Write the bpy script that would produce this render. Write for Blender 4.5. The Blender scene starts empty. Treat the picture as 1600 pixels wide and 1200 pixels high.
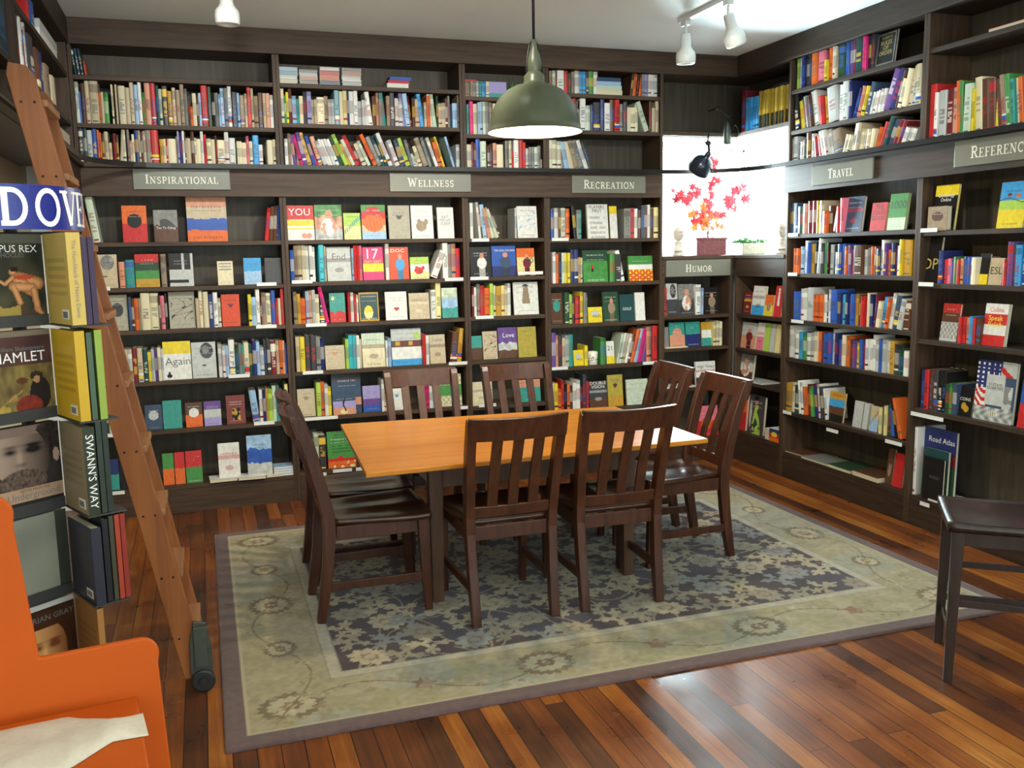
import bpy, bmesh, math, random
import numpy as np
from mathutils import Vector, Matrix, noise
random.seed(7)
SC = bpy.context.scene
COL = SC.collection
PI = math.pi
R_ = math.radians

# ---------------------------------------------------------------- camera, light, exposure
cam_d = bpy.data.cameras.new('camera'); cam = bpy.data.objects.new('camera', cam_d); COL.objects.link(cam)
_F = Vector((0.31580195, 0.93810695, -0.14221282)); _R = Vector((0.94677945, -0.32139831, -0.01765798)); _U = Vector((0.06227203, 0.12906775, 0.98967859))
cam.matrix_world = Matrix(((_R.x, _U.x, -_F.x, 0), (_R.y, _U.y, -_F.y, 0), (_R.z, _U.z, -_F.z, 1.6), (0, 0, 0, 1)))
cam_d.sensor_width = 36; cam_d.lens = 1421.8 / 1600 * 36; cam_d.clip_start = .02
SC.camera = cam
SC.view_settings.view_transform = 'Standard'; SC.view_settings.look = 'None'
SC.view_settings.exposure = 0.0; SC.view_settings.gamma = 1.0; SC.view_settings.use_curve_mapping = False
world = bpy.data.worlds.new('world'); SC.world = world; world.use_nodes = True
world.node_tree.nodes['Background'].inputs[0].default_value = (0.90, 0.95, 1.0, 1)
world.node_tree.nodes['Background'].inputs[1].default_value = 5.0

def light(name, kind, loc, energy, color=(1, 1, 1), size=1, size_y=None, rot=(0, 0, 0), spot=None, radius=.05):
    d = bpy.data.lights.new(name, kind); d.energy = energy; d.color = color
    if kind == 'AREA':
        d.size = size
        if size_y: d.shape = 'RECTANGLE'; d.size_y = size_y
    else: d.shadow_soft_size = radius
    if spot: d.spot_size = R_(spot); d.spot_blend = .6
    o = bpy.data.objects.new(name, d); COL.objects.link(o); o.location = loc; o.rotation_euler = rot
    return o
# daylight entering by the corner window (area just outside the glass, facing the room)
light('window_daylight', 'AREA', (3.70, 6.58, 1.90), 480, (0.76, 0.95, 1.0), 1.05, 0.95, rot=(R_(-112), 0, 0))
# added fill light, unseen behind the camera and tilted up at the ceiling
light('added_rear_fill', 'AREA', (1.6, -2.6, 1.2), 230, (0.80, 0.95, 1.0), 4.6, 1.6, rot=(R_(148), 0, 0))
for _x, _y, _e in ((0.6, 1.2, 13), (2.6, 0.9, 13)):
    light('added_overhead_fill', 'AREA', (_x, _y, 2.93), _e, (1.0, 0.93, 0.80), .5, .5)  # two more unseen fill panels, added just below the ceiling

# lamps of the ceiling tracks, each aimed at a stretch of shelves
for _p, _t, _e in (((.1, 3.7, 2.80), (-.15, 6.0, 1.3), 84), ((1.1, 3.6, 2.80), (1.0, 6.0, 1.2), 96), ((2.2, 3.6, 2.80), (2.3, 6.0, 1.2), 80), ((2.3, 4.1, 2.80), (3.9, 5.0, 1.2), 58), ((2.2, 2.7, 2.80), (3.9, 3.9, 1.2), 52), ((-.1, 2.0, 2.8), (-.4, 3.0, 1.2), 20)):
    _o = light('track_lamp', 'SPOT', _p, _e, (1.0, .96, .88), spot=88, radius=.06)
    _o.rotation_euler = (Vector(_t) - Vector(_p)).to_track_quat('-Z', 'Y').to_euler()

# ---------------------------------------------------------------- dimensions
D = 6.018      # front plane of the back bookcases
RX = 3.811     # front plane of the right bookcases
LX = -0.657    # front plane of the left cabinet
CEIL = 2.995
YB = 6.345; XR = 4.14; XL = -0.975
DEP = .30

# ---------------------------------------------------------------- colours
def lin(c):
    return tuple(((v / 255.) / 12.92 if v / 255. <= .04045 else ((v / 255. + .055) / 1.055) ** 2.4) for v in c)
PAL = {'w': ((226, 226, 220), 'white'), 'i': ((222, 212, 178), 'cream'), 'b': ((196, 180, 150), 'beige'), 't': ((150, 132, 108), 'tan'),
 'n': ((92, 60, 44), 'brown'), 'k': ((28, 26, 27), 'black'), 'e': ((66, 66, 70), 'dark grey'), 'g': ((132, 132, 128), 'grey'),
 'l': ((190, 194, 192), 'light grey'), 'r': ((196, 46, 46), 'red'), 'm': ((116, 34, 42), 'maroon'), 'o': ((222, 106, 44), 'orange'),
 'y': ((228, 204, 50), 'yellow'), 'u': ((50, 90, 176), 'blue'), 'd': ((42, 52, 108), 'navy'), 's': ((64, 156, 216), 'sky blue'),
 'a': ((156, 190, 222), 'pale blue'), 'v': ((74, 142, 72), 'green'), 'V': ((44, 76, 54), 'dark green'), 'p': ((226, 120, 140), 'pink'),
 'P': ((208, 42, 116), 'magenta'), 'c': ((58, 150, 140), 'teal'), 'C': ((36, 72, 76), 'dark teal'), 'x': ((168, 204, 84), 'lime green'),
 'z': ((104, 74, 144), 'purple'), 'G': ((190, 148, 52), 'mustard'), 'q': ((160, 152, 204), 'lavender'), 'h': ((208, 146, 118), 'salmon'),
 'L': ((196, 210, 188), 'pale green'), 'A': ((128, 172, 184), 'grey-blue'), 'Y': ((226, 214, 150), 'pale yellow'), 'S': ((70, 186, 200), 'turquoise'),
 'D': ((60, 78, 104), 'slate blue'), 'B': ((168, 164, 146), 'grey-beige'), 'R': ((206, 74, 40), 'orange-red'), 'M': ((122, 56, 54), 'dull red'),
 'O': ((176, 162, 70), 'olive'), 'W': ((196, 162, 60), 'gold')}
PC = {k: lin(v[0]) for k, v in PAL.items()}
CREAM = lin((214, 204, 176))

# ---------------------------------------------------------------- materials
def new_mat(name):
    m = bpy.data.materials.new(name); m.use_nodes = True
    return m, m.node_tree.nodes, m.node_tree.links, m.node_tree.nodes['Principled BSDF']
def flat(name, col, rough=.5, metal=0, spec=.5, noise_amt=.08, scale=30, emit=None, es=1.0):
    m, N, L, b = new_mat(name)
    b.inputs['Roughness'].default_value = rough; b.inputs['Metallic'].default_value = metal
    b.inputs['Specular IOR Level'].default_value = spec
    t = N.new('ShaderNodeTexCoord'); n = N.new('ShaderNodeTexNoise'); n.inputs['Scale'].default_value = scale; n.inputs['Detail'].default_value = 4
    L.new(t.outputs['Object'], n.inputs['Vector'])
    r = N.new('ShaderNodeValToRGB')
    r.color_ramp.elements[0].position = .3; r.color_ramp.elements[1].position = .7
    r.color_ramp.elements[0].color = tuple(c * (1 - noise_amt) for c in col) + (1,)
    r.color_ramp.elements[1].color = tuple(min(1, c * (1 + noise_amt)) for c in col) + (1,)
    L.new(n.outputs['Fac'], r.inputs['Fac']); L.new(r.outputs['Color'], b.inputs['Base Color'])
    if emit:
        b.inputs['Emission Color'].default_value = emit + (1,); b.inputs['Emission Strength'].default_value = es
    return m
def wood(name, c0, c1, rough=.45, axis=2, scale=7., bump=.15, coat=0.):
    m, N, L, b = new_mat(name)
    t = N.new('ShaderNodeTexCoord'); mp = N.new('ShaderNodeMapping')
    s = [scale * 6] * 3; s[axis] = scale * .35
    mp.inputs['Scale'].default_value = s
    L.new(t.outputs['Object'], mp.inputs['Vector'])
    n = N.new('ShaderNodeTexNoise'); n.inputs['Scale'].default_value = 1.; n.inputs['Detail'].default_value = 7; n.inputs['Roughness'].default_value = .62; n.inputs['Distortion'].default_value = .5
    L.new(mp.outputs['Vector'], n.inputs['Vector'])
    r = N.new('ShaderNodeValToRGB'); r.color_ramp.elements[0].position = .32; r.color_ramp.elements[1].position = .70
    r.color_ramp.elements[0].color = c0 + (1,); r.color_ramp.elements[1].color = c1 + (1,)
    L.new(n.outputs['Fac'], r.inputs['Fac']); L.new(r.outputs['Color'], b.inputs['Base Color'])
    bp = N.new('ShaderNodeBump'); bp.inputs['Strength'].default_value = bump; bp.inputs['Distance'].default_value = .002
    L.new(n.outputs['Fac'], bp.inputs['Height']); L.new(bp.outputs['Normal'], b.inputs['Normal'])
    b.inputs['Specular IOR Level'].default_value = .38; b.inputs['Roughness'].default_value = rough; b.inputs['Coat Weight'].default_value = coat; b.inputs['Coat Roughness'].default_value = .15
    return m
M = {}
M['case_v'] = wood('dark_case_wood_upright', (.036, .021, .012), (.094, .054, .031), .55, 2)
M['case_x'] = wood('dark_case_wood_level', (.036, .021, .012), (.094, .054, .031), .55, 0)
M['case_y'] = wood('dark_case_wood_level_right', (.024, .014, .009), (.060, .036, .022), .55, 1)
M['case_back'] = wood('dark_case_wood_panel', (.048, .038, .026), (.100, .080, .056), .5, 2, 5)
M['chair'] = wood('dark_red_chair_wood', (.036, .010, .004), (.092, .027, .010), .34, 2, 6, .06, .12)
M['chair_seat'] = wood('dark_red_chair_seat_wood', (.032, .011, .006), (.075, .026, .013), .28, 1, 6, .05, .3)
M['top'] = wood('orange_table_wood', (.52, .17, .010), (.70, .27, .024), .32, 0, 3.2, .03, .08)
M['tleg'] = wood('brown_table_leg_wood', (.06, .030, .017), (.12, .06, .032), .35, 2, 6, .05, .1)
M['ladder'] = wood('orange_brown_ladder_wood', (.22, .068, .018), (.34, .115, .030), .42, 2, 6, .08, .1)
M['tread'] = wood('ladder_tread_wood', (.26, .11, .045), (.42, .20, .09), .5, 1, 6, .08)
M['stool'] = wood('near_black_stool_wood', (.014, .007, .005), (.036, .018, .012), .38, 2, 6, .05, .2)
M['white_paint'] = flat('white_wall_paint', (.80, .82, .80), .7, noise_amt=.02, scale=3)
M['cream_paint'] = flat('cream_wall_paint', (.72, .63, .45), .7, noise_amt=.05, scale=3)
M['ceiling'] = flat('white_ceiling_paint', (.86, .96, .96), .75, noise_amt=.02, scale=2)
M['sign'] = flat('grey_green_sign_glass', (.20, .205, .165), .28, noise_amt=.05, scale=8)
M['letter'] = flat('cream_lettering', (.80, .79, .68), .5, noise_amt=.02)
M['strip'] = flat('white_paper_label', (.78, .79, .77), .5, noise_amt=.03, scale=60)
M['iron'] = flat('dark_iron', (.022, .022, .020), .38, .6, noise_amt=.1)
M['shade'] = flat('dark_green_enamel', (.095, .105, .060), .36, .1, noise_amt=.06)
M['shade_in'] = flat('warm_white_enamel', (.85, .80, .62), .4, noise_amt=.02)
M['bulb'] = flat('glowing_bulb', (1, .9, .6), .4, emit=(1.0, .87, .50), es=26)
M['spotwhite'] = flat('white_lamp_enamel', (.74, .76, .73), .35, noise_amt=.02)
M['navy'] = flat('dark_blue_enamel', (.018, .026, .040), .22, .3, noise_amt=.05)
M['plaster'] = flat('white_plaster', (.60, .56, .50), .7, noise_amt=.06, scale=25)
M['terracotta'] = flat('dark_red_planter', (.17, .045, .05), .7, noise_amt=.35, scale=80)
M['stone'] = flat('pale_stone', (.45, .42, .33), .8, noise_amt=.2, scale=60)
M['leaf'] = flat('green_leaf', (.06, .22, .07), .5, noise_amt=.4, scale=30)
M['redleaf'] = flat('red_maple_leaf', (.50, .035, .06), .5, noise_amt=.35, scale=20)
M['orangeleaf'] = flat('orange_maple_leaf', (.75, .22, .05), .5, noise_amt=.35, scale=20)
M['twig'] = flat('dark_twig', (.10, .05, .05), .7)
M['orange'] = flat('orange_plastic', (.46, .075, .004), .62, spec=.2, noise_amt=.03, scale=4)
M['cloth'] = flat('white_cotton_cloth', (.56, .48, .38), .9, noise_amt=.05, scale=120)
M['dover'] = flat('royal_blue_card', (.012, .018, .21), .28, noise_amt=.05)
M['clear'] = flat('grey_rack_plastic', (.035, .035, .033), .6, noise_amt=.05)
M['black'] = flat('black_rubber', (.015, .015, .016), .5)
M['steel'] = flat('dull_grey_steel', (.10, .115, .095), .38, .7)
M['white'] = flat('white_print', (.85, .85, .82), .5, noise_amt=.01)
M['blackink'] = flat('black_print', (.03, .03, .03), .5, noise_amt=.01)
M['redink'] = flat('red_print', (.60, .06, .05), .5, noise_amt=.01)
M['greyink'] = flat('grey_print', (.16, .16, .17), .5, noise_amt=.01)
M['goldink'] = flat('gold_print', (.55, .42, .10), .5, noise_amt=.01)
M['yellowink'] = flat('yellow_print', (.85, .70, .05), .5, noise_amt=.01)
M['glasspots'] = flat('mug_glaze', (.80, .78, .70), .25, noise_amt=.01)
m, N, L, b = new_mat('printed_paper'); a = N.new('ShaderNodeVertexColor'); a.layer_name = 'Col'; L.new(a.outputs['Color'], b.inputs['Base Color'])
n = N.new('ShaderNodeTexNoise'); n.inputs['Scale'].default_value = 40; r = N.new('ShaderNodeMapRange'); r.inputs['To Min'].default_value = .28; r.inputs['To Max'].default_value = .48
L.new(n.outputs['Fac'], r.inputs['Value']); L.new(r.outputs['Result'], b.inputs['Roughness']); b.inputs['Specular IOR Level'].default_value = .3; M['book'] = m
m, N, L, b = new_mat('rug_pile'); a = N.new('ShaderNodeVertexColor'); a.layer_name = 'Col'; L.new(a.outputs['Color'], b.inputs['Base Color'])
n = N.new('ShaderNodeTexNoise'); n.inputs['Scale'].default_value = 350; n.inputs['Detail'].default_value = 3; t = N.new('ShaderNodeTexCoord'); L.new(t.outputs['Object'], n.inputs['Vector'])
bp = N.new('ShaderNodeBump'); bp.inputs['Strength'].default_value = .5; bp.inputs['Distance'].default_value = .004; L.new(n.outputs['Fac'], bp.inputs['Height']); L.new(bp.outputs['Normal'], b.inputs['Normal'])
b.inputs['Roughness'].default_value = .95; b.inputs['Sheen Weight'].default_value = .2; M['rug'] = m
# clear pane
m = bpy.data.materials.new('window_glass'); m.use_nodes = True; N = m.node_tree.nodes; L = m.node_tree.links; N.clear()
o_ = N.new('ShaderNodeOutputMaterial'); mx = N.new('ShaderNodeMixShader'); tr = N.new('ShaderNodeBsdfTransparent'); gl = N.new('ShaderNodeBsdfGlossy'); fr = N.new('ShaderNodeFresnel')
gl.inputs['Roughness'].default_value = .02; L.new(fr.outputs[0], mx.inputs[0]); L.new(tr.outputs[0], mx.inputs[1]); L.new(gl.outputs[0], mx.inputs[2]); L.new(mx.outputs[0], o_.inputs[0]); M['glass'] = m

def floor_material():
    m, N, L, b = new_mat('old_fir_floorboards')
    def math_(op, a, c=None, v=None):
        n = N.new('ShaderNodeMath'); n.operation = op
        L.new(a, n.inputs[0])
        if c is not None: L.new(c, n.inputs[1])
        elif v is not None: n.inputs[1].default_value = v
        return n.outputs[0]
    t = N.new('ShaderNodeTexCoord'); sp = N.new('ShaderNodeSeparateXYZ'); L.new(t.outputs['Object'], sp.inputs[0])
    xs = math_('DIVIDE', sp.outputs[0], v=.0762); ix = math_('FLOOR', xs); fx = math_('FRACT', xs)
    wn = N.new('ShaderNodeTexWhiteNoise'); wn.noise_dimensions = '1D'; L.new(ix, wn.inputs['W'])
    off = math_('MULTIPLY', wn.outputs['Value'], v=7.3)
    ys = math_('ADD', math_('DIVIDE', sp.outputs[1], v=1.9), off); iy = math_('FLOOR', ys); fy = math_('FRACT', ys)
    cb = N.new('ShaderNodeCombineXYZ'); L.new(ix, cb.inputs[0]); L.new(iy, cb.inputs[1])
    w2 = N.new('ShaderNodeTexWhiteNoise'); w2.noise_dimensions = '2D'; L.new(cb.outputs[0], w2.inputs['Vector'])
    r = N.new('ShaderNodeValToRGB'); e = r.color_ramp.elements
    pts = [(0, (.035, .014, .008)), (.22, (.085, .027, .011)), (.45, (.15, .042, .012)), (.65, (.24, .066, .011)), (.85, (.34, .115, .018)), (1, (.44, .18, .035))]
    e[0].position = 0; e[0].color = pts[0][1] + (1,); e[1].position = 1; e[1].color = pts[-1][1] + (1,)
    for p, c in pts[1:-1]:
        q = e.new(p); q.color = c + (1,)
    # grain
    mp = N.new('ShaderNodeMapping'); mp.inputs['Scale'].default_value = (55, 2.2, 1); L.new(t.outputs['Object'], mp.inputs['Vector'])
    ad = N.new('ShaderNodeVectorMath'); ad.operation = 'ADD'; L.new(mp.outputs[0], ad.inputs[0]); L.new(w2.outputs['Color'], ad.inputs[1])
    g = N.new('ShaderNodeTexNoise'); g.inputs['Scale'].default_value = 1; g.inputs['Detail'].default_value = 6; g.inputs['Roughness'].default_value = .65; L.new(ad.outputs[0], g.inputs['Vector'])
    # wear blotches
    bl = N.new('ShaderNodeTexNoise'); bl.inputs['Scale'].default_value = 3.2; bl.inputs['Detail'].default_value = 5; L.new(t.outputs['Object'], bl.inputs['Vector'])
    s1 = math_('ADD', math_('MULTIPLY', w2.outputs['Value'], v=.62), math_('MULTIPLY', math_('SUBTRACT', g.outputs['Fac'], v=.5), v=.9))
    s2 = math_('ADD', s1, math_('MULTIPLY', math_('SUBTRACT', bl.outputs['Fac'], v=.5), v=.8))
    s3 = math_('ADD', s2, v=.16)
    L.new(s3, r.inputs['Fac'])
    # gaps
    gx = math_('MINIMUM', fx, math_('SUBTRACT', math_('ADD', math_('MULTIPLY', fx, v=0), v=1), fx))
    ga = math_('LESS_THAN', gx, v=.022)
    gy = math_('LESS_THAN', fy, v=.0016)
    gap = math_('MAXIMUM', ga, gy)
    mx = N.new('ShaderNodeMix'); mx.data_type = 'RGBA'; L.new(gap, mx.inputs[0]); L.new(r.outputs['Color'], mx.inputs[6]); mx.inputs[7].default_value = (.016, .008, .005, 1)
    L.new(mx.outputs[2], b.inputs['Base Color'])
    ro = N.new('ShaderNodeMapRange'); ro.inputs['From Min'].default_value = .3; ro.inputs['From Max'].default_value = .7; ro.inputs['To Min'].default_value = .22; ro.inputs['To Max'].default_value = .44; b.inputs['Specular IOR Level'].default_value = .4
    L.new(bl.outputs['Fac'], ro.inputs['Value']); L.new(ro.outputs[0], b.inputs['Roughness'])
    bp = N.new('ShaderNodeBump'); bp.inputs['Strength'].default_value = .35; bp.inputs['Distance'].default_value = .002
    h = math_('SUBTRACT', math_('MULTIPLY', g.outputs['Fac'], v=.25), gap); L.new(h, bp.inputs['Height']); L.new(bp.outputs['Normal'], b.inputs['Normal'])
    return m
M['floor'] = floor_material()

# ---------------------------------------------------------------- mesh helpers
class MB:
    def __init__(s): s.v = []; s.f = []; s.m = []; s.c = []
    def face(s, idx, mi=0, col=None): s.f.append(idx); s.m.append(mi); s.c.append(col)
    def quad(s, a, b, c, d, mi=0, col=None):
        n = len(s.v); s.v += [a, b, c, d]; s.face((n, n + 1, n + 2, n + 3), mi, col)
    def box(s, x0, x1, y0, y1, z0, z1, mi=0, col=None, T=None):
        n = len(s.v)
        p = [(x0, y0, z0), (x1, y0, z0), (x1, y1, z0), (x0, y1, z0), (x0, y0, z1), (x1, y0, z1), (x1, y1, z1), (x0, y1, z1)]
        if T is not None: p = [tuple(T @ Vector(q)) for q in p]
        s.v += p
        for q in ((3, 2, 1, 0), (4, 5, 6, 7), (0, 1, 5, 4), (1, 2, 6, 5), (2, 3, 7, 6), (3, 0, 4, 7)):
            s.face(tuple(n + i for i in q), mi, col)
    def prism(s, pts, z0, z1, mi=0, col=None, T=None):       # outline in x, y pushed from z0 to z1
        n = len(s.v); k = len(pts)
        P = [(p[0], p[1], z0) for p in pts] + [(p[0], p[1], z1) for p in pts]
        if T is not None: P = [tuple(T @ Vector(q)) for q in P]
        s.v += P
        s.face(tuple(n + i for i in reversed(range(k))), mi, col); s.face(tuple(n + k + i for i in range(k)), mi, col)
        for i in range(k):
            j = (i + 1) % k; s.face((n + i, n + j, n + k + j, n + k + i), mi, col)
    def sweep(s, path, sect, up=(0, 0, 1), mi=0, col=None, closed=True):   # section (a, b) swept along the path
        path = [Vector(p) for p in path]; n0 = len(s.v); k = len(sect(0) if callable(sect) else sect)
        for i, p in enumerate(path):
            d = (path[min(i + 1, len(path) - 1)] - path[max(i - 1, 0)]).normalized()
            a = d.cross(Vector(up)); 
            if a.length < 1e-4: a = Vector((1, 0, 0))
            a.normalize(); b_ = a.cross(d)
            sc = sect(i / max(1, len(path) - 1)) if callable(sect) else sect
            for (u, w) in sc: s.v.append(tuple(p + a * u + b_ * w))
        for i in range(len(path) - 1):
            for j in range(k):
                q = (j + 1) % k
                s.face((n0 + i * k + j, n0 + i * k + q, n0 + (i + 1) * k + q, n0 + (i + 1) * k + j), mi, col)
        s.face(tuple(n0 + j for j in reversed(range(k))), mi, col); s.face(tuple(n0 + (len(path) - 1) * k + j for j in range(k)), mi, col)
    def tube(s, path, r, seg=10, mi=0, col=None):
        f = (lambda t: [(math.cos(2 * PI * j / seg) * r(t), math.sin(2 * PI * j / seg) * r(t)) for j in range(seg)]) if callable(r) else [(math.cos(2 * PI * j / seg) * r, math.sin(2 * PI * j / seg) * r) for j in range(seg)]
        p = Vector(path[-1]) - Vector(path[0]); up = (0, 0, 1) if abs(p.normalized().z) < .9 else (0, 1, 0)
        s.sweep(path, f, up, mi, col)
    def lathe(s, prof, seg=32, mi=0, T=None, col=None, cap=False):
        n = len(s.v); k = len(prof)
        for j in range(seg):
            a = 2 * PI * j / seg
            for (r, z) in prof:
                p = Vector((r * math.cos(a), r * math.sin(a), z)); s.v.append(tuple(T @ p) if T is not None else tuple(p))
        for j in range(seg):
            q = (j + 1) % seg
            for i in range(k - 1): s.face((n + j * k + i, n + q * k + i, n + q * k + i + 1, n + j * k + i + 1), mi, col)
        if cap:
            s.face(tuple(n + j * k for j in reversed(range(seg))), mi, col); s.face(tuple(n + j * k + k - 1 for j in range(seg)), mi, col)
    def build(s, name, mats, parent=None, smooth=False, loc=None, rot=None, bevel=0):
        me = bpy.data.meshes.new(name); me.from_pydata(s.v, [], s.f); me.validate(clean_customdata=False)
        if not isinstance(mats, (list, tuple)): mats = [mats]
        for q in mats: me.materials.append(M[q] if isinstance(q, str) else q)
        if len(mats) > 1: me.polygons.foreach_set('material_index', s.m)
        if any(c is not None for c in s.c):
            at = me.color_attributes.new('Col', 'FLOAT_COLOR', 'CORNER'); arr = []
            for f, c in zip(s.f, s.c): arr += list((c or (.5, .5, .5)) + (1.,)) * len(f)
            at.data.foreach_set('color', arr)
        if smooth: me.polygons.foreach_set('use_smooth', [True] * len(me.polygons))
        o = bpy.data.objects.new(name, me); COL.objects.link(o)
        if parent is not None: o.parent = parent
        if loc is not None: o.location = loc
        if rot is not None: o.rotation_euler = rot
        if bevel:
            w = o.modifiers.new('bevel', 'BEVEL'); w.width = bevel; w.segments = 2; w.limit_method = 'ANGLE'
        return o
def tag(o, label=None, cat=None, group=None, kind=None):
    if label: o['label'] = label
    if cat: o['category'] = cat
    if group: o['group'] = group
    if kind: o['kind'] = kind
    return o
def empty(name, loc=(0, 0, 0), rz=0, label=None, cat=None, group=None):
    o = bpy.data.objects.new(name, None); COL.objects.link(o); o.location = loc; o.rotation_euler = (0, 0, rz); o.empty_display_size = .1
    return tag(o, label, cat, group)
def copy_tree(o, parent=None):
    c = o.copy(); COL.objects.link(c); c.parent = parent
    for ch in [x for x in KIDS(o)]: copy_tree(ch, c)
    return c
def KIDS(o): return [x for x in bpy.data.objects if x.parent == o]
def text_mesh(s, size=.1, align='CENTER', width=None, spacing=1.0):
    cu = bpy.data.curves.new('lettering', 'FONT'); cu.body = s; cu.size = size; cu.align_x = align; cu.align_y = 'CENTER'; cu.resolution_u = 2; cu.space_line = spacing
    ob = bpy.data.objects.new('lettering', cu); COL.objects.link(ob)
    dg = bpy.context.evaluated_depsgraph_get(); me = bpy.data.meshes.new_from_object(ob.evaluated_get(dg))
    bpy.data.objects.remove(ob); bpy.data.curves.remove(cu)
    if width and len(me.vertices):
        xs = [v.co.x for v in me.vertices]; w = max(xs) - min(xs)
        if w > 0:
            k = width / w
            for v in me.vertices: v.co.x *= k; v.co.y *= min(k, 1.6)
    return me
def lettering(name, s, mat, parent, loc, rot, size=.03, width=None, spacing=1.0):
    me = text_mesh(s, size, width=width, spacing=spacing); me.materials.clear(); me.materials.append(M[mat])
    o = bpy.data.objects.new(name, me); COL.objects.link(o); o.parent = parent; o.location = loc; o.rotation_euler = rot
    return o

# serif capitals drawn as strokes: (advance, [(width, points)], [serif centres])
TK, TN = .17, .075
def arc(cx, cy, rx, ry, a0, a1, n=14): return [(cx + rx * math.cos(R_(a0 + (a1 - a0) * i / n)), cy + ry * math.sin(R_(a0 + (a1 - a0) * i / n))) for i in range(n + 1)]
GL = {
 'I': (.42, [(TK, [(.21, 0), (.21, 1)])], [(.21, 0), (.21, 1)]),
 'L': (.72, [(TK, [(.2, 0), (.2, 1)]), (TN, [(.2, .035), (.66, .035)]), (TN, [(.64, .0), (.64, .26)])], [(.2, 0), (.2, 1)]),
 'E': (.74, [(TK, [(.2, 0), (.2, 1)]), (TN, [(.2, .035), (.66, .035)]), (TN, [(.2, .965), (.62, .965)]), (TN, [(.2, .5), (.48, .5)]), (TN, [(.65, 0), (.65, .25)]), (TN, [(.61, 1), (.61, .77)]), (TN, [(.48, .4), (.48, .6)])], [(.2, 0), (.2, 1)]),
 'F': (.70, [(TK, [(.2, 0), (.2, 1)]), (TN, [(.2, .965), (.62, .965)]), (TN, [(.2, .5), (.48, .5)]), (TN, [(.61, 1), (.61, .75)]), (TN, [(.48, .4), (.48, .6)])], [(.2, 0), (.2, 1)]),
 'H': (.92, [(TK, [(.2, 0), (.2, 1)]), (TK, [(.72, 0), (.72, 1)]), (TN, [(.2, .5), (.72, .5)])], [(.2, 0), (.2, 1), (.72, 0), (.72, 1)]),
 'N': (.92, [(TN, [(.18, 0), (.18, 1)]), (TK, [(.2, .96), (.72, .04)]), (TN, [(.74, 0), (.74, 1)])], [(.18, 0), (.16, 1), (.74, 1)]),
 'M': (1.08, [(TN, [(.18, 0), (.18, 1)]), (TK, [(.2, .97), (.52, .05)]), (TN, [(.54, .05), (.86, .97)]), (TK, [(.88, 0), (.88, 1)])], [(.18, 0), (.16, 1), (.88, 0), (.9, 1)]),
 'T': (.78, [(TK, [(.39, 0), (.39, 1)]), (TN, [(.06, .965), (.72, .965)]), (TN, [(.08, 1), (.08, .74)]), (TN, [(.70, 1), (.70, .74)])], [(.39, 0)]),
 'P': (.74, [(TK, [(.2, 0), (.2, 1)]), (.13, [(.2, .95)] + arc(.42, .71, .2, .24, 90, -90) + [(.2, .47)])], [(.2, 0), (.2, 1)]),
 'R': (.82, [(TK, [(.2, 0), (.2, 1)]), (.13, [(.2, .95)] + arc(.42, .73, .2, .22, 90, -90) + [(.2, .51)]), (.15, [(.42, .5), (.68, .02)])], [(.2, 0), (.2, 1), (.72, 0)]),
 'D': (.88, [(TK, [(.2, 0), (.2, 1)]), (.14, [(.1, .955), (.34, .955)] + arc(.38, .5, .35, .455, 90, -90) + [(.34, .045), (.1, .045)])], []),
 'O': (.92, [(.14, arc(.46, .5, .35, .47, 0, 360, 28))], []),
 'C': (.82, [(.14, arc(.46, .5, .34, .46, 52, 308, 22)), (TN, [(.70, .98), (.70, .70)])], []),
 'U': (.90, [(TK, [(.2, 1), (.2, .35)]), (.12, arc(.45, .34, .25, .30, 180, 360)), (TN, [(.70, .34), (.70, 1)])], [(.2, 1), (.70, 1)]),
 'V': (.86, [(TK, [(.16, 1), (.44, .02)]), (TN, [(.44, .02), (.70, 1)])], [(.16, 1), (.71, 1)]),
 'W': (1.2, [(TK, [(.16, 1), (.38, .02)]), (TN, [(.38, .02), (.58, .9)]), (TK, [(.58, .9), (.82, .02)]), (TN, [(.82, .02), (1.03, 1)])], [(.16, 1), (1.04, 1)]),
 'A': (.86, [(TN, [(.14, 0), (.42, 1)]), (TK, [(.43, .98), (.72, 0)]), (TN, [(.25, .33), (.60, .33)])], [(.14, 0), (.73, 0)]),
 'S': (.68, [(.13, arc(.35, .73, .2, .22, 40, 270, 12)[:-1] + arc(.35, .27, .21, .24, 90, -140, 12)), (TN, [(.54, .98), (.54, .74)]), (TN, [(.13, .02), (.13, .27)])], []),
 ' ': (.4, [], [])}
def serif_text(mb, s, h, small=.78, mp=None, gap=.06):
    """draws s from x=0; returns its length. mp(x, y) -> point"""
    x = 0.
    quads = []
    for i, ch in enumerate(s):
        k = h if (i == 0 or small == 1) else h * small
        adv, strokes, ser = GL[ch]
        for w, pts in strokes:
            P = [Vector((p[0], p[1])) for p in pts]
            for a_, b_ in zip(P[:-1], P[1:]):
                d = (b_ - a_); 
                if d.length < 1e-6: continue
                d.normalize(); n = Vector((-d.y, d.x)) * w / 2; e = d * (w * .18 if len(P) > 2 else 0)
                quads.append([(x + q.x * k, q.y * k) for q in (a_ - n - e, b_ - n + e, b_ + n + e, a_ + n - e)])
        for (sx, sy) in ser:
            y0, y1 = (0, .075) if sy < .5 else (.925, 1)
            quads.append([(x + (sx - .17) * k, y0 * k), (x + (sx + .17) * k, y0 * k), (x + (sx + .17) * k, y1 * k), (x + (sx - .17) * k, y1 * k)])
        x += (adv + gap) * k
    for j, q in enumerate(quads):
        # each stroke a hair proud of the one before, so that overlapping strokes never fight
        mb.quad(*[mp(p[0], p[1], j) for p in q])
    return x

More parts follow.
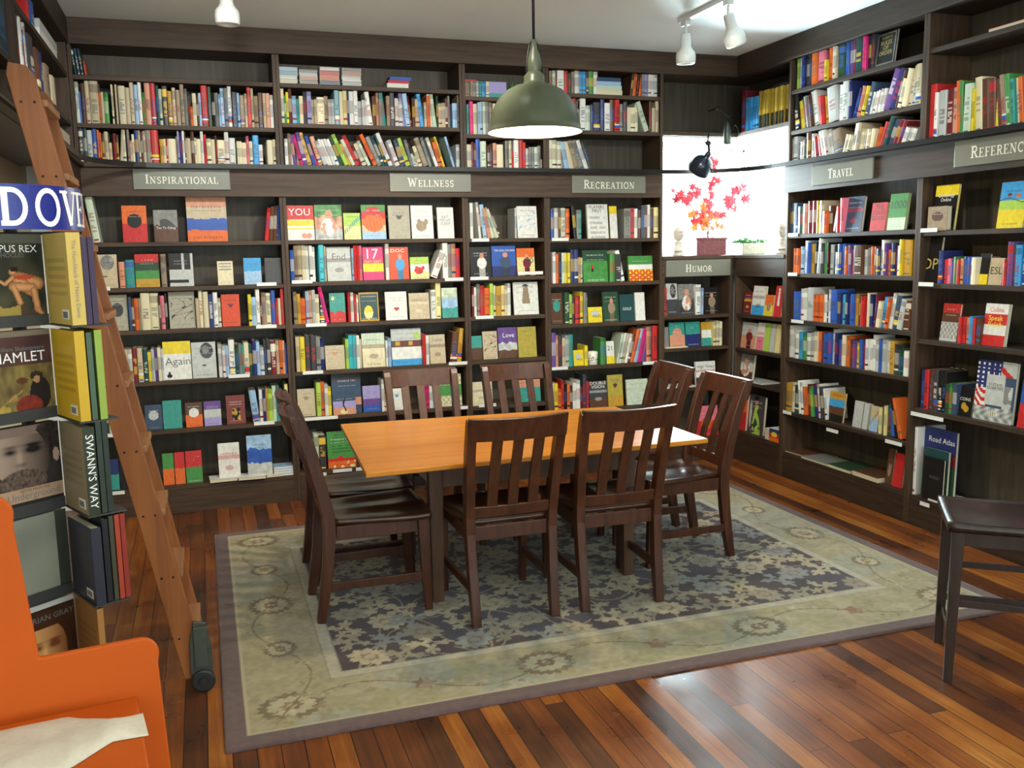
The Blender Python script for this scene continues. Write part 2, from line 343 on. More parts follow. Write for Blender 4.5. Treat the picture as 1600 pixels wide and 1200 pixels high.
# orientation of the three bookcase faces: u runs to the right as seen from the room, d into the shelf
ROT = {'B': 0., 'R': -PI / 2, 'L': PI / 2}
def P3(face, u, d, z):
    if face == 'B': return (u, D + d, z)
    if face == 'R': return (RX + d, -u, z)
    return (LX - d, u, z)
def fbox(mb, face, u0, u1, d0, d1, z0, z1, mi=0):
    a = P3(face, u0, d0, z0); b_ = P3(face, u1, d1, z1)
    mb.box(min(a[0], b_[0]), max(a[0], b_[0]), min(a[1], b_[1]), max(a[1], b_[1]), z0, z1, mi)
ROWS = [  # face, bay, shelf, height of shelf, then per book: position, thickness, height, lean (mm), colour, drawn on its own or not
('B','Inspirational','upper middle shelf',2.402,'-686,34,238,5,L+ -652,19,235,5,L -633,7,182,7,w -627,22,182,7,u -604,22,230,8,n+ -582,24,242,8,b+ -557,47,243,12,b+ -511,14,179,10,o -497,14,183,7,b -483,25,180,6,v -441,11,229,3,i -419,11,230,3,b -402,39,223,-1,i+ -363,25,214,1,b+ -338,23,255,1,b+ -315,23,231,2,a+ -292,20,250,0,w+ -272,16,188,2,v -256,34,255,4,h+ -222,27,253,0,r+ -195,18,235,2,C -177,18,214,0,L -158,31,230,5,e+ -128,26,201,3,G+ -102,22,224,0,b+ -80,24,210,3,t+ -56,24,260,2,t+ -32,17,219,0,g -16,13,205,2,e -3,17,115,4,o 14,22,195,-2,i 36,13,181,0,n 49,15,196,-2,a 64,39,242,0,r+ 103,22,236,3,V+ 126,19,203,1,k 144,21,204,5,g 165,11,193,4,a 176,23,231,-1,a+ 199,21,232,3,g 220,23,267,-7,w+ 243,32,211,5,e+ 275,15,208,1,a 290,29,194,7,t+ 319,15,203,8,b 334,25,241,2,r+ 359,15,238,2,b 375,25,193,7,t 400,29,213,4,n+ 429,17,210,4,b 446,27,211,4,h+ 473,20,201,3,w'),
('B','Inspirational','upper bottom shelf',2.175,'-684,17,207,-1,L -667,24,215,0,e+ -642,14,212,-1,e -629,21,208,-1,D -608,17,198,-2,C -590,28,187,-6,l+ -563,26,214,-5,u+ -536,12,192,-3,o -524,11,178,-1,o -514,18,171,-1,n -496,21,182,0,b -475,18,120,2,b -450,18,173,13,m -433,14,166,12,n -418,20,225,20,b -399,20,192,17,i -372,14,219,16,g -358,13,134,10,b -345,14,171,9,i -331,23,194,10,d -308,11,194,3,i -297,13,187,2,n -284,16,191,3,b -268,22,210,4,g -246,7,219,8,b -239,44,204,7,r+ -190,20,145,10,G -170,15,149,10,i -156,11,149,10,r -145,48,149,3,i+ -97,9,166,4,t -88,11,196,6,q -77,17,189,5,d -60,13,208,3,w -47,7,193,5,n -40,30,156,6,b -10,19,194,12,n 9,13,157,6,i 22,24,153,6,i 46,17,211,6,w 63,17,181,4,r 80,26,154,6,i 106,23,151,6,i 129,13,175,7,n 142,45,148,5,i+ 187,25,211,5,w 212,38,161,2,w+ 258,31,143,4,i 289,27,136,4,i 315,17,175,-2,p 333,21,145,8,i 354,37,180,10,s+ 391,23,126,7,w 440,37,155,4,i+ 477,22,159,5,i'),
('B','Wellness','upper middle shelf',2.434,'538,20,209,-1,i 557,14,167,-3,v 571,16,191,-2,y 587,20,222,-4,n 607,26,169,1,a 632,20,150,0,c 652,24,170,-3,i 676,24,195,-2,e 700,28,199,-2,q 728,14,150,-1,b 742,18,150,-1,b 760,48,166,-4,i+ 808,24,176,-4,t 833,20,157,-5,l 853,18,158,-5,l 871,33,214,2,A+ 904,22,207,1,i 926,25,212,1,Y 951,14,213,-3,d 965,27,209,-3,w 992,29,218,-3,w+ 1021,25,152,-10,l 1046,21,157,-10,l 1066,21,173,-14,w 1087,29,221,-24,w+ 1116,25,187,-13,n 1141,17,208,-13,h 1158,23,172,-14,g 1181,25,217,-21,c 1206,23,190,-14,t 1230,32,211,-9,e+ 1261,23,176,-10,w 1285,26,161,-11,w 1310,21,222,-22,q 1332,34,223,-22,a+ 1366,9,196,-19,m 1375,21,180,-11,n 1396,30,177,-11,b 1426,30,214,-23,s+ 1456,17,159,-8,b 1474,24,200,-15,o 1498,20,229,-23,L 1517,22,230,-23,L 1539,13,202,-11,V 1552,24,154,-4,b 1576,26,159,-4,b 1603,18,189,-3,n 1620,15,206,-3,g 1651,33,161,-4,a 1684,20,212,-3,t'),
('B','Wellness','upper bottom shelf',2.178,'548,20,161,-7,w 568,20,193,-14,t 588,12,182,-14,w 599,20,186,-18,z 619,20,92,-11,t 639,24,186,-46,P 663,26,202,-46,z 689,30,199,-54,G+ 720,22,180,-47,u 742,14,133,-50,P 756,32,177,-52,h+ 788,26,146,-54,l 815,18,162,-61,w 833,16,162,-61,w 849,20,163,-62,w 870,20,163,-62,w 890,33,176,-61,V 923,25,192,-81,x 948,21,133,-60,G 969,25,161,-75,L 993,27,186,-83,r 1020,19,126,-57,m 1039,31,139,-56,i 1071,23,155,-77,L 1094,15,160,-77,k 1108,27,196,-96,o 1136,34,181,-77,g+ 1169,21,190,-77,C 1191,21,190,-68,C 1212,28,207,-85,w 1239,17,155,-49,g 1256,32,164,-58,w 1288,36,169,-45,D 1325,32,177,-62,x 1357,22,170,-46,g 1379,17,81,-23,L 1396,17,69,-24,b 1413,26,130,-43,i 1439,39,180,-63,t+ 1479,22,185,-59,g 1522,22,186,-64,w 1544,31,158,-43,o 1575,18,195,-60,y 1644,16,197,-56,a 1668,27,149,13,l'),
('B','Recreation','upper top shelf',2.639,'1743,18,100,3,t 1761,18,101,3,g 1778,18,102,3,t 1796,22,102,3,g 1819,18,103,3,l 1837,22,100,2,c 1859,27,101,2,s 1886,23,102,2,i'),
('B','Recreation','upper middle shelf by lamp',2.395,'1750,16,196,5,c 1766,29,229,1,P+ 1795,29,201,-4,i 1824,16,210,-4,a 1840,18,219,-4,a 1858,20,220,-4,L 1878,29,221,-4,g 1908,23,213,-4,t 1930,23,206,0,i 1953,23,186,4,d 1976,32,195,4,b 2008,37,217,4,g+ 2045,37,206,4,n+ 2082,42,198,4,t+ 2123,37,221,4,d+ 2161,47,201,3,i+ 2207,38,224,3,r+ 2245,38,217,3,g+'),
('B','Recreation','upper bottom shelf by lamp',2.170,'1742,34,159,4,i 1776,18,176,4,m 1794,14,168,4,n 1807,29,198,5,u 1837,43,182,4,L+ 1889,18,149,3,n 1907,18,149,3,n 1925,27,171,4,h 1953,51,163,3,i+ 2017,23,190,4,g 2040,19,190,4,i 2059,19,118,2,r 2078,37,195,4,w+ 2115,28,196,3,r 2143,19,180,3,r 2162,23,141,2,i 2185,24,150,2,g 2208,19,151,2,g 2227,24,151,2,L 2251,24,160,2,g 2275,19,66,1,b'),
('B','Recreation','upper top shelf right of lamp',2.687,'2343,19,145,2,t 2362,24,146,2,L 2385,19,147,2,n 2404,52,152,2,w+ 2457,29,150,2,r 2485,24,135,1,V 2509,24,148,1,t 2533,34,154,1,w 2567,29,151,1,s 2596,24,152,1,s 2620,15,149,1,n 2635,39,154,1,v 2674,34,156,1,w 2955,20,156,20,n 2975,25,157,20,o 3000,20,145,20,k 3021,25,159,20,o 3046,25,151,15,g 3071,25,156,15,q 3096,25,153,15,w 3122,25,159,15,w 3147,26,155,9,w'),
('B','Recreation','upper middle shelf right of lamp',2.441,'2340,28,183,2,t 2368,38,171,2,b 2406,38,185,2,i 2445,38,186,2,g 2483,29,213,-3,r 2512,29,214,-3,r 2541,29,198,2,k 2570,44,233,-3,w+ 2614,34,170,-4,L 2648,24,176,1,d 2672,54,194,1,e+ 2726,30,218,1,d 2756,45,192,-9,w+ 2800,35,220,-4,n 2835,40,221,-5,r+ 2875,25,188,-5,g 2900,30,202,0,e 2930,30,168,-5,i 2960,35,168,-10,i 2996,25,191,-10,i 3067,41,218,-76,L+ 3108,20,218,-1,n 3128,26,170,-1,b 3154,26,224,-1,b'),
('B','Recreation','upper bottom shelf right of lamp',2.171,'2336,24,199,3,L 2360,34,200,2,i 2394,29,192,-12,L 2423,29,192,-22,g 2451,39,188,-36,a 2490,34,189,-46,b 2524,39,194,-56,t+ 2563,44,194,-66,g+ 2607,34,199,-72,w 2641,20,191,-67,e'),
('B','Inspirational','first shelf below the sign',1.705,'-602,42,271,-32,L+ 396,24,206,27,r 420,24,214,23,n 444,20,218,20,n 464,20,218,15,n 484,16,222,12,u'),
('B','Inspirational','second shelf below the sign',1.432,'-474,38,158,12,h+ -436,51,169,12,c+ -235,33,201,14,t+'),
('B','Inspirational','third shelf below the sign',1.170,'-437,18,206,15,D -419,16,198,14,n -402,24,197,14,o -379,15,197,14,t -364,52,227,16,i+ -312,50,226,16,i+ -262,11,209,14,n -251,24,208,14,p -227,15,223,15,k -46,19,186,8,b -27,25,233,7,i+ -2,33,225,6,i+ 31,27,208,9,d+ 58,29,219,10,w+ 87,17,182,11,i 270,20,200,3,y 290,28,183,6,a 318,26,231,9,w+ 343,10,173,10,m 353,26,210,8,t 379,32,205,7,i+ 411,28,220,4,u+ 439,16,170,5,r 455,16,170,9,i 472,32,231,8,r+'),
('B','Inspirational','fourth shelf below the sign',0.849,'-486,26,207,8,b+ -460,24,206,7,w -436,30,212,8,m+ -407,31,211,8,b+ -375,28,201,7,C+ -347,20,184,9,y -327,19,203,10,l -308,19,198,10,z -290,19,209,10,i -271,15,200,14,l 69,23,212,5,w 93,18,202,4,w 110,23,202,4,a 134,37,237,2,w+ 171,24,207,0,V 195,16,206,4,g 210,16,205,4,c 226,32,216,4,i+ 258,22,198,3,C 280,24,226,1,d 304,22,217,0,a 326,24,183,2,l 350,20,223,0,e 370,22,226,0,e 392,34,217,-4,m+ 426,20,219,0,b 447,20,218,-1,o 467,16,217,3,h 483,16,200,2,u 500,16,191,6,z'),
('B','Inspirational','fifth shelf below the sign',0.539,'-640,25,209,8,r+ -614,18,191,11,V -596,22,181,13,i 261,44,211,-20,a+ 305,22,215,4,w 327,18,218,8,d 345,16,221,8,G 361,26,215,12,x 388,22,235,8,L 410,24,233,12,c 443,25,138,7,i 467,21,242,8,Y'),
('B','Wellness','second shelf below the sign',1.439,'546,24,206,10,u 570,24,234,8,t 594,24,242,8,b 619,24,237,8,i 643,22,233,7,w 666,20,232,7,w 686,18,224,7,w 727,35,236,7,S+ 762,12,227,11,b 941,13,212,9,a 954,21,228,-3,r 975,17,228,1,r 992,17,228,1,p 1163,24,247,-8,w 1464,49,177,72,w+ 1554,38,237,-6,w+ 1592,25,228,2,g 1617,29,232,2,h 1646,29,201,1,r'),
('B','Wellness','third shelf below the sign',1.168,'552,22,210,3,t 575,22,197,2,G 597,33,167,4,o 630,21,212,-2,a 650,21,216,-6,h 671,21,219,-6,l 692,25,190,-12,i 716,37,181,-16,k+ 754,25,243,-46,P 904,17,195,-4,r 921,21,195,-4,w 943,17,186,-1,r 959,13,177,-1,w'),
('B','Wellness','third shelf below the sign, right',1.168,'1465,36,196,-7,w+ 1501,36,251,-6,Y+'),
('B','Wellness','fourth shelf below the sign',0.857,'553,25,230,12,b 578,33,229,11,y+ 611,35,236,12,e+ 646,37,234,11,e+ 683,27,224,11,g 710,25,215,10,d 876,21,199,9,x 897,26,223,10,S 923,23,222,9,S 946,21,221,9,w 968,15,194,8,b 1145,15,177,7,w 1160,20,194,7,a 1397,22,209,7,r 1419,22,200,2,w 1587,50,209,24,n+ 1637,32,237,25,G+'),
('B','Wellness','fifth shelf below the sign',0.554,'669,31,223,6,x+ 700,23,226,6,o 723,23,211,6,w 746,21,189,4,y 1103,18,218,4,w 1120,26,186,7,b 1396,36,156,5,P 1432,23,154,5,w 1455,27,130,4,a'),
('B','Wellness','bottom shelf',0.188,'574,25,271,5,d+ 599,21,199,6,w 620,17,219,6,g 637,34,248,8,L+ 670,47,236,11,e+'),
('B','tai chi bay','first shelf below the signs',1.703,'1755,23,241,2,w 1814,18,245,-21,w 1833,14,228,-22,n 1846,32,228,-27,a+ 1878,28,202,-41,h 1906,28,206,-55,L 1934,28,198,-65,L 1962,14,206,-79,n 2078,14,206,4,l'),
('B','tai chi bay','third shelf below the signs',1.169,'1755,16,212,5,m 1771,18,203,5,w 1790,23,224,5,g 1813,30,215,0,r 1843,42,197,0,o+ 1885,26,226,0,x 1911,16,212,0,i 1927,40,207,4,G+ 1967,24,211,4,Y 1991,21,210,4,i 2012,24,223,0,w'),
('B','Recreation','first shelf below the sign',1.693,'2345,24,207,3,u 2369,31,215,3,w 2400,17,211,2,n 2417,39,215,2,L+ 2456,29,211,2,o 2515,25,229,-22,k 2540,20,202,-8,g 2559,20,202,-8,c 2905,51,210,15,g+ 2956,33,215,10,r 2989,28,210,10,w 3018,26,201,10,n 3043,26,228,10,D 3069,26,228,10,n 3095,26,237,9,w 3121,26,210,4,n 3147,37,219,-1,Y'),
('B','Recreation','second shelf below the sign',1.382,'2356,24,221,3,w 2380,20,207,2,o 2399,20,211,2,k 2419,24,215,2,L 2443,22,215,2,y 2466,22,214,2,y 2488,30,236,2,d 2517,30,236,2,d 2547,20,181,1,G 2567,15,177,1,L 2798,41,200,-10,v 2838,46,199,-10,e+ 2884,36,222,-46,w'),
('B','Recreation','third shelf below the sign',1.092,'2436,40,225,2,V+ 2475,22,210,2,x 2497,22,200,2,e 2520,40,195,2,r 2560,25,226,2,y 2585,20,220,2,g 2605,15,215,1,g'),
('B','Recreation','fourth shelf below the sign',0.783,'2336,32,251,-2,z 2368,25,231,3,h 2393,25,225,3,e 2417,25,210,2,b 2442,30,228,2,l 2472,30,231,2,c 2592,25,146,1,y 2717,43,196,1,v 2843,23,217,42,L 2866,23,220,47,w 2889,21,215,47,b 2910,21,214,47,w 2931,21,217,47,n 2952,31,244,62,o 2983,31,248,57,a 3014,37,247,47,P+ 3051,37,237,31,z 3088,26,264,15,h 3115,21,263,9,g 3136,43,267,-1,r+'),
('B','Recreation','fifth shelf below the sign',0.465,'2335,20,204,3,w 2354,27,203,2,y 2382,27,159,2,o 2409,22,223,2,r 2432,20,193,2,k 2452,23,187,2,o 2474,23,176,2,n 2497,28,198,2,w 2525,30,216,2,w 2555,23,162,1,m 2578,30,250,2,e 2608,23,201,1,r'),
('B','Humor','first shelf below the sign',1.118,'3229,27,208,-1,r 3504,44,224,-3,w+ 3548,16,199,-3,a'),
('B','Humor','second shelf below the sign',0.876,'3651,28,181,14,Y 3678,28,189,14,i 3706,28,183,14,i'),
('R','Travel','upper top shelf',2.644,'-5334,28,209,-9,x -5306,27,224,-10,l -5279,34,239,-11,d -5245,34,212,-10,e -5211,33,213,-10,e -5178,59,231,-11,o+ -5119,77,234,-11,p+ -5043,28,131,-6,y -5014,44,220,-11,o+ -4971,28,238,-12,w -4943,24,193,-10,b -4919,66,219,-11,V+ -4853,35,228,-12,u+ -4817,35,205,-11,z -4782,29,201,-11,m -4753,63,247,-13,C+ -4691,34,222,-12,P+ -4657,28,211,-12,k -4630,27,212,-12,e'),
('R','Travel','upper middle shelf',2.380,'-5329,48,233,-52,k+ -5281,41,181,-36,y -5240,34,195,-36,V -5206,33,203,-43,g -5173,33,205,-36,n -5140,59,246,-51,w+ -5081,51,181,-28,r -5030,32,175,-21,G -4998,93,239,-31,l+ -4905,42,220,-17,w+ -4863,54,239,-12,l+ -4809,35,226,-12,d -4774,35,162,60,d -4739,34,173,48,h -4705,34,166,53,y -4671,39,182,57,D+ -4632,22,124,37,w -4609,27,124,37,w -4582,22,127,36,w -4560,27,130,36,w -4533,27,129,35,w -4506,53,225,91,z+ -4454,47,208,90,d+ -4407,26,197,69,n -4382,30,155,41,i -4351,40,201,48,i+ -4311,30,211,46,i+ -4281,34,210,36,l+ -4247,39,218,15,i+'),
('R','Travel','upper bottom shelf',2.170,'-5377,28,159,-7,l -5348,49,168,-7,l -5299,28,124,-5,t -5271,34,129,-6,w -5237,27,138,-6,g -5210,47,192,-9,n -5163,33,166,-8,w -5130,46,143,-20,r -5084,39,147,-33,o -5045,38,184,-48,w -5007,38,187,-47,w -4969,37,186,-47,w -4932,79,160,-33,t+ -4852,36,114,36,i -4816,36,106,36,i -4781,41,199,42,w+ -4740,35,183,36,b -4705,34,135,21,i -4671,34,127,21,b -4637,33,123,21,i -4603,33,122,21,i -4570,33,123,37,o -4537,38,142,56,r -4500,43,165,85,C+ -4457,37,143,95,D -4421,41,138,94,m -4379,36,130,88,m -4344,35,88,79,w -4308,35,80,79,w -4274,29,75,54,w'),
('R','Reference','upper bottom shelf',2.171,'-4162,19,263,-17,w -4144,47,298,-19,r+ -4097,23,249,-16,w+ -4074,54,255,-16,l+ -4019,45,256,-17,m+ -3975,31,255,-17,h+ -3944,30,287,-19,o+ -3914,26,281,-19,v+ -3888,47,257,-17,L+ -3842,21,226,-15,y -3821,45,281,-19,i+ -3776,44,266,-18,n+ -3731,44,261,-18,n+ -3687,20,238,-17,y+ -3668,27,249,-29,n+ -3641,27,264,-38,t+ -3614,30,262,-34,v+ -3583,23,234,-28,c+ -3561,26,236,-28,i+ -3535,26,234,-28,o+ -3509,33,238,-28,s+ -3476,36,250,-26,k+ -3441,42,233,-17,i+'),
('R','corner','above the corner window',2.439,'-6018,34,301,-10,G -5984,42,305,-10,m -5942,41,248,-8,s -5900,41,246,-8,s -5859,49,243,-8,s -5811,40,240,-9,s -5771,36,265,-10,W -5735,35,263,-10,W -5700,35,262,-10,W -5665,34,260,-10,W -5631,34,259,-10,W -5597,34,257,-10,W -5563,33,256,-10,W -5529,33,259,-10,W -5496,33,257,-11,W -5463,32,260,-11,W'),
('R','Travel','first shelf below the sign',1.694,'-5385,50,210,-9,D -5335,57,207,-9,D+ -5278,56,183,-8,V -5223,48,197,-9,h -5175,40,211,-10,m -5134,40,212,-10,m -5094,33,210,-10,y -5061,46,208,-10,b -5016,45,140,-7,o -4971,38,171,-8,n -4933,50,134,31,r -4883,31,164,16,r -4852,30,212,-11,p'),
('R','Travel','second shelf below the sign',1.431,'-5316,36,168,-7,o -5281,35,167,0,o -5246,42,180,-8,a -5204,34,217,-3,w -5170,34,204,-3,u -5136,34,195,-9,G -5102,33,199,-9,k -5069,40,231,22,l -5029,33,198,-9,e -4997,32,197,10,v -4964,19,201,-10,k -4945,32,188,-9,l -4913,25,184,-9,e -4888,31,139,-7,w -4857,37,191,-10,u -4820,30,190,-10,u -4790,30,174,15,o -4760,30,181,2,z -4730,24,158,-8,o -4706,87,181,-10,n+ -4619,28,153,-8,l -4591,23,164,-9,g -4568,28,171,-9,o -4540,33,171,-10,m -4507,33,159,-3,D -4474,27,208,-6,w -4447,27,189,-11,z -4420,27,151,-9,o -4393,37,188,-11,d -4356,21,176,-10,m -4336,21,172,-10,w -4315,21,208,-12,y -4294,71,204,-12,G+'),
('R','Travel','third shelf below the sign',1.117,'-5296,57,192,-1,u -5239,42,211,-2,w -5197,35,216,-3,w -5162,68,222,-3,l+ -5094,34,177,-8,o -5060,33,178,-8,o -5027,33,179,-9,o -4994,33,181,-9,w -4962,26,203,-10,d -4936,26,216,-11,w -4911,63,217,-11,u+ -4848,31,194,-10,d -4816,25,187,-10,u -4792,24,188,-10,S -4767,24,193,-10,d -4743,24,186,-10,u -4719,36,195,-4,u -4684,29,196,1,G -4654,29,193,1,n -4625,29,183,7,r -4596,23,176,7,r -4573,28,205,11,i -4545,28,198,17,d -4517,22,207,22,m -4495,33,158,24,i -4461,44,182,28,s+ -4418,27,180,27,o -4391,32,208,36,w -4359,42,198,30,D+ -4317,41,177,36,l+ -4275,61,171,10,n+'),
('R','Travel','fourth shelf below the sign',0.852,'-5350,44,221,5,w -5306,36,216,5,w -5270,43,195,-9,w -5227,42,185,-8,s -5185,42,180,-8,v -5143,41,183,-1,w -5102,34,191,-2,l -5068,34,198,-3,i -5035,33,200,-3,o -5001,33,189,-9,e -4968,39,196,-10,u -4929,39,203,-10,u -4891,32,227,-5,w -4859,31,204,-10,d -4828,37,166,-2,u -4791,37,198,-4,i -4754,36,193,-4,o -4717,30,172,-3,n -4687,30,174,-3,z -4658,29,161,3,y -4628,29,183,2,u -4599,29,174,2,r -4570,29,189,7,w -4542,28,191,6,w -4513,28,220,5,w -4485,28,191,0,l -4457,33,197,0,u -4424,33,200,-1,l -4392,27,191,0,w -4365,37,197,-1,G+ -4328,37,178,0,e -4291,41,156,17,V -4249,41,148,1,w'),
('R','Travel','fifth shelf below the sign',0.474,'-5393,45,198,-8,G -5348,52,199,-8,G -5297,36,206,-9,w -5261,50,192,-8,V -5210,28,228,-24,w -5182,28,218,-24,w -5154,35,191,-23,o -5119,41,213,-24,m -5078,34,205,-30,v -5044,34,209,-30,d -5010,27,227,-31,w -4983,40,213,-30,e -4944,26,205,-36,w'),
('R','Travel','fifth shelf below the sign, right',0.476,'-4436,28,161,-9,Y -4408,22,173,-10,k -4386,22,180,-10,Y -4365,32,187,-11,V -4332,32,189,-33,u -4300,32,214,-55,k -4268,26,232,-67,o -4242,21,234,-77,o'),
('R','Reference','second shelf below the sign',1.394,'-4015,32,178,-11,d+ -3982,23,132,-9,r -3960,23,136,-9,p -3937,27,132,-9,z -3910,27,146,-10,v -3884,18,132,-9,r -3866,22,136,-9,h -3845,22,146,-5,u -3823,21,143,-5,u -3802,21,143,-5,w -3780,25,142,-6,i -3585,23,133,-9,r -3562,35,219,-16,z+ -3527,15,212,-15,D -3512,34,202,-15,s+ -3478,30,195,-14,u+ -3448,29,179,-13,r+ -3419,36,185,-14,w+'),
('R','Reference','third shelf below the sign',1.080,'-3854,22,140,-9,r -3832,22,141,-9,r -3810,22,139,-9,h -3789,26,147,-10,s -3763,21,142,-10,r -3742,29,140,-10,n'),
('R','Reference','fourth shelf below the sign',0.686,'-4103,24,220,-14,d -4079,34,224,-4,r+ -4045,29,232,0,n+ -4016,33,230,-15,e+ -3983,28,230,-15,k+ -3955,28,226,-15,k+ -3927,28,162,-11,V -3900,23,169,-11,v -3877,31,169,-11,D'),
]
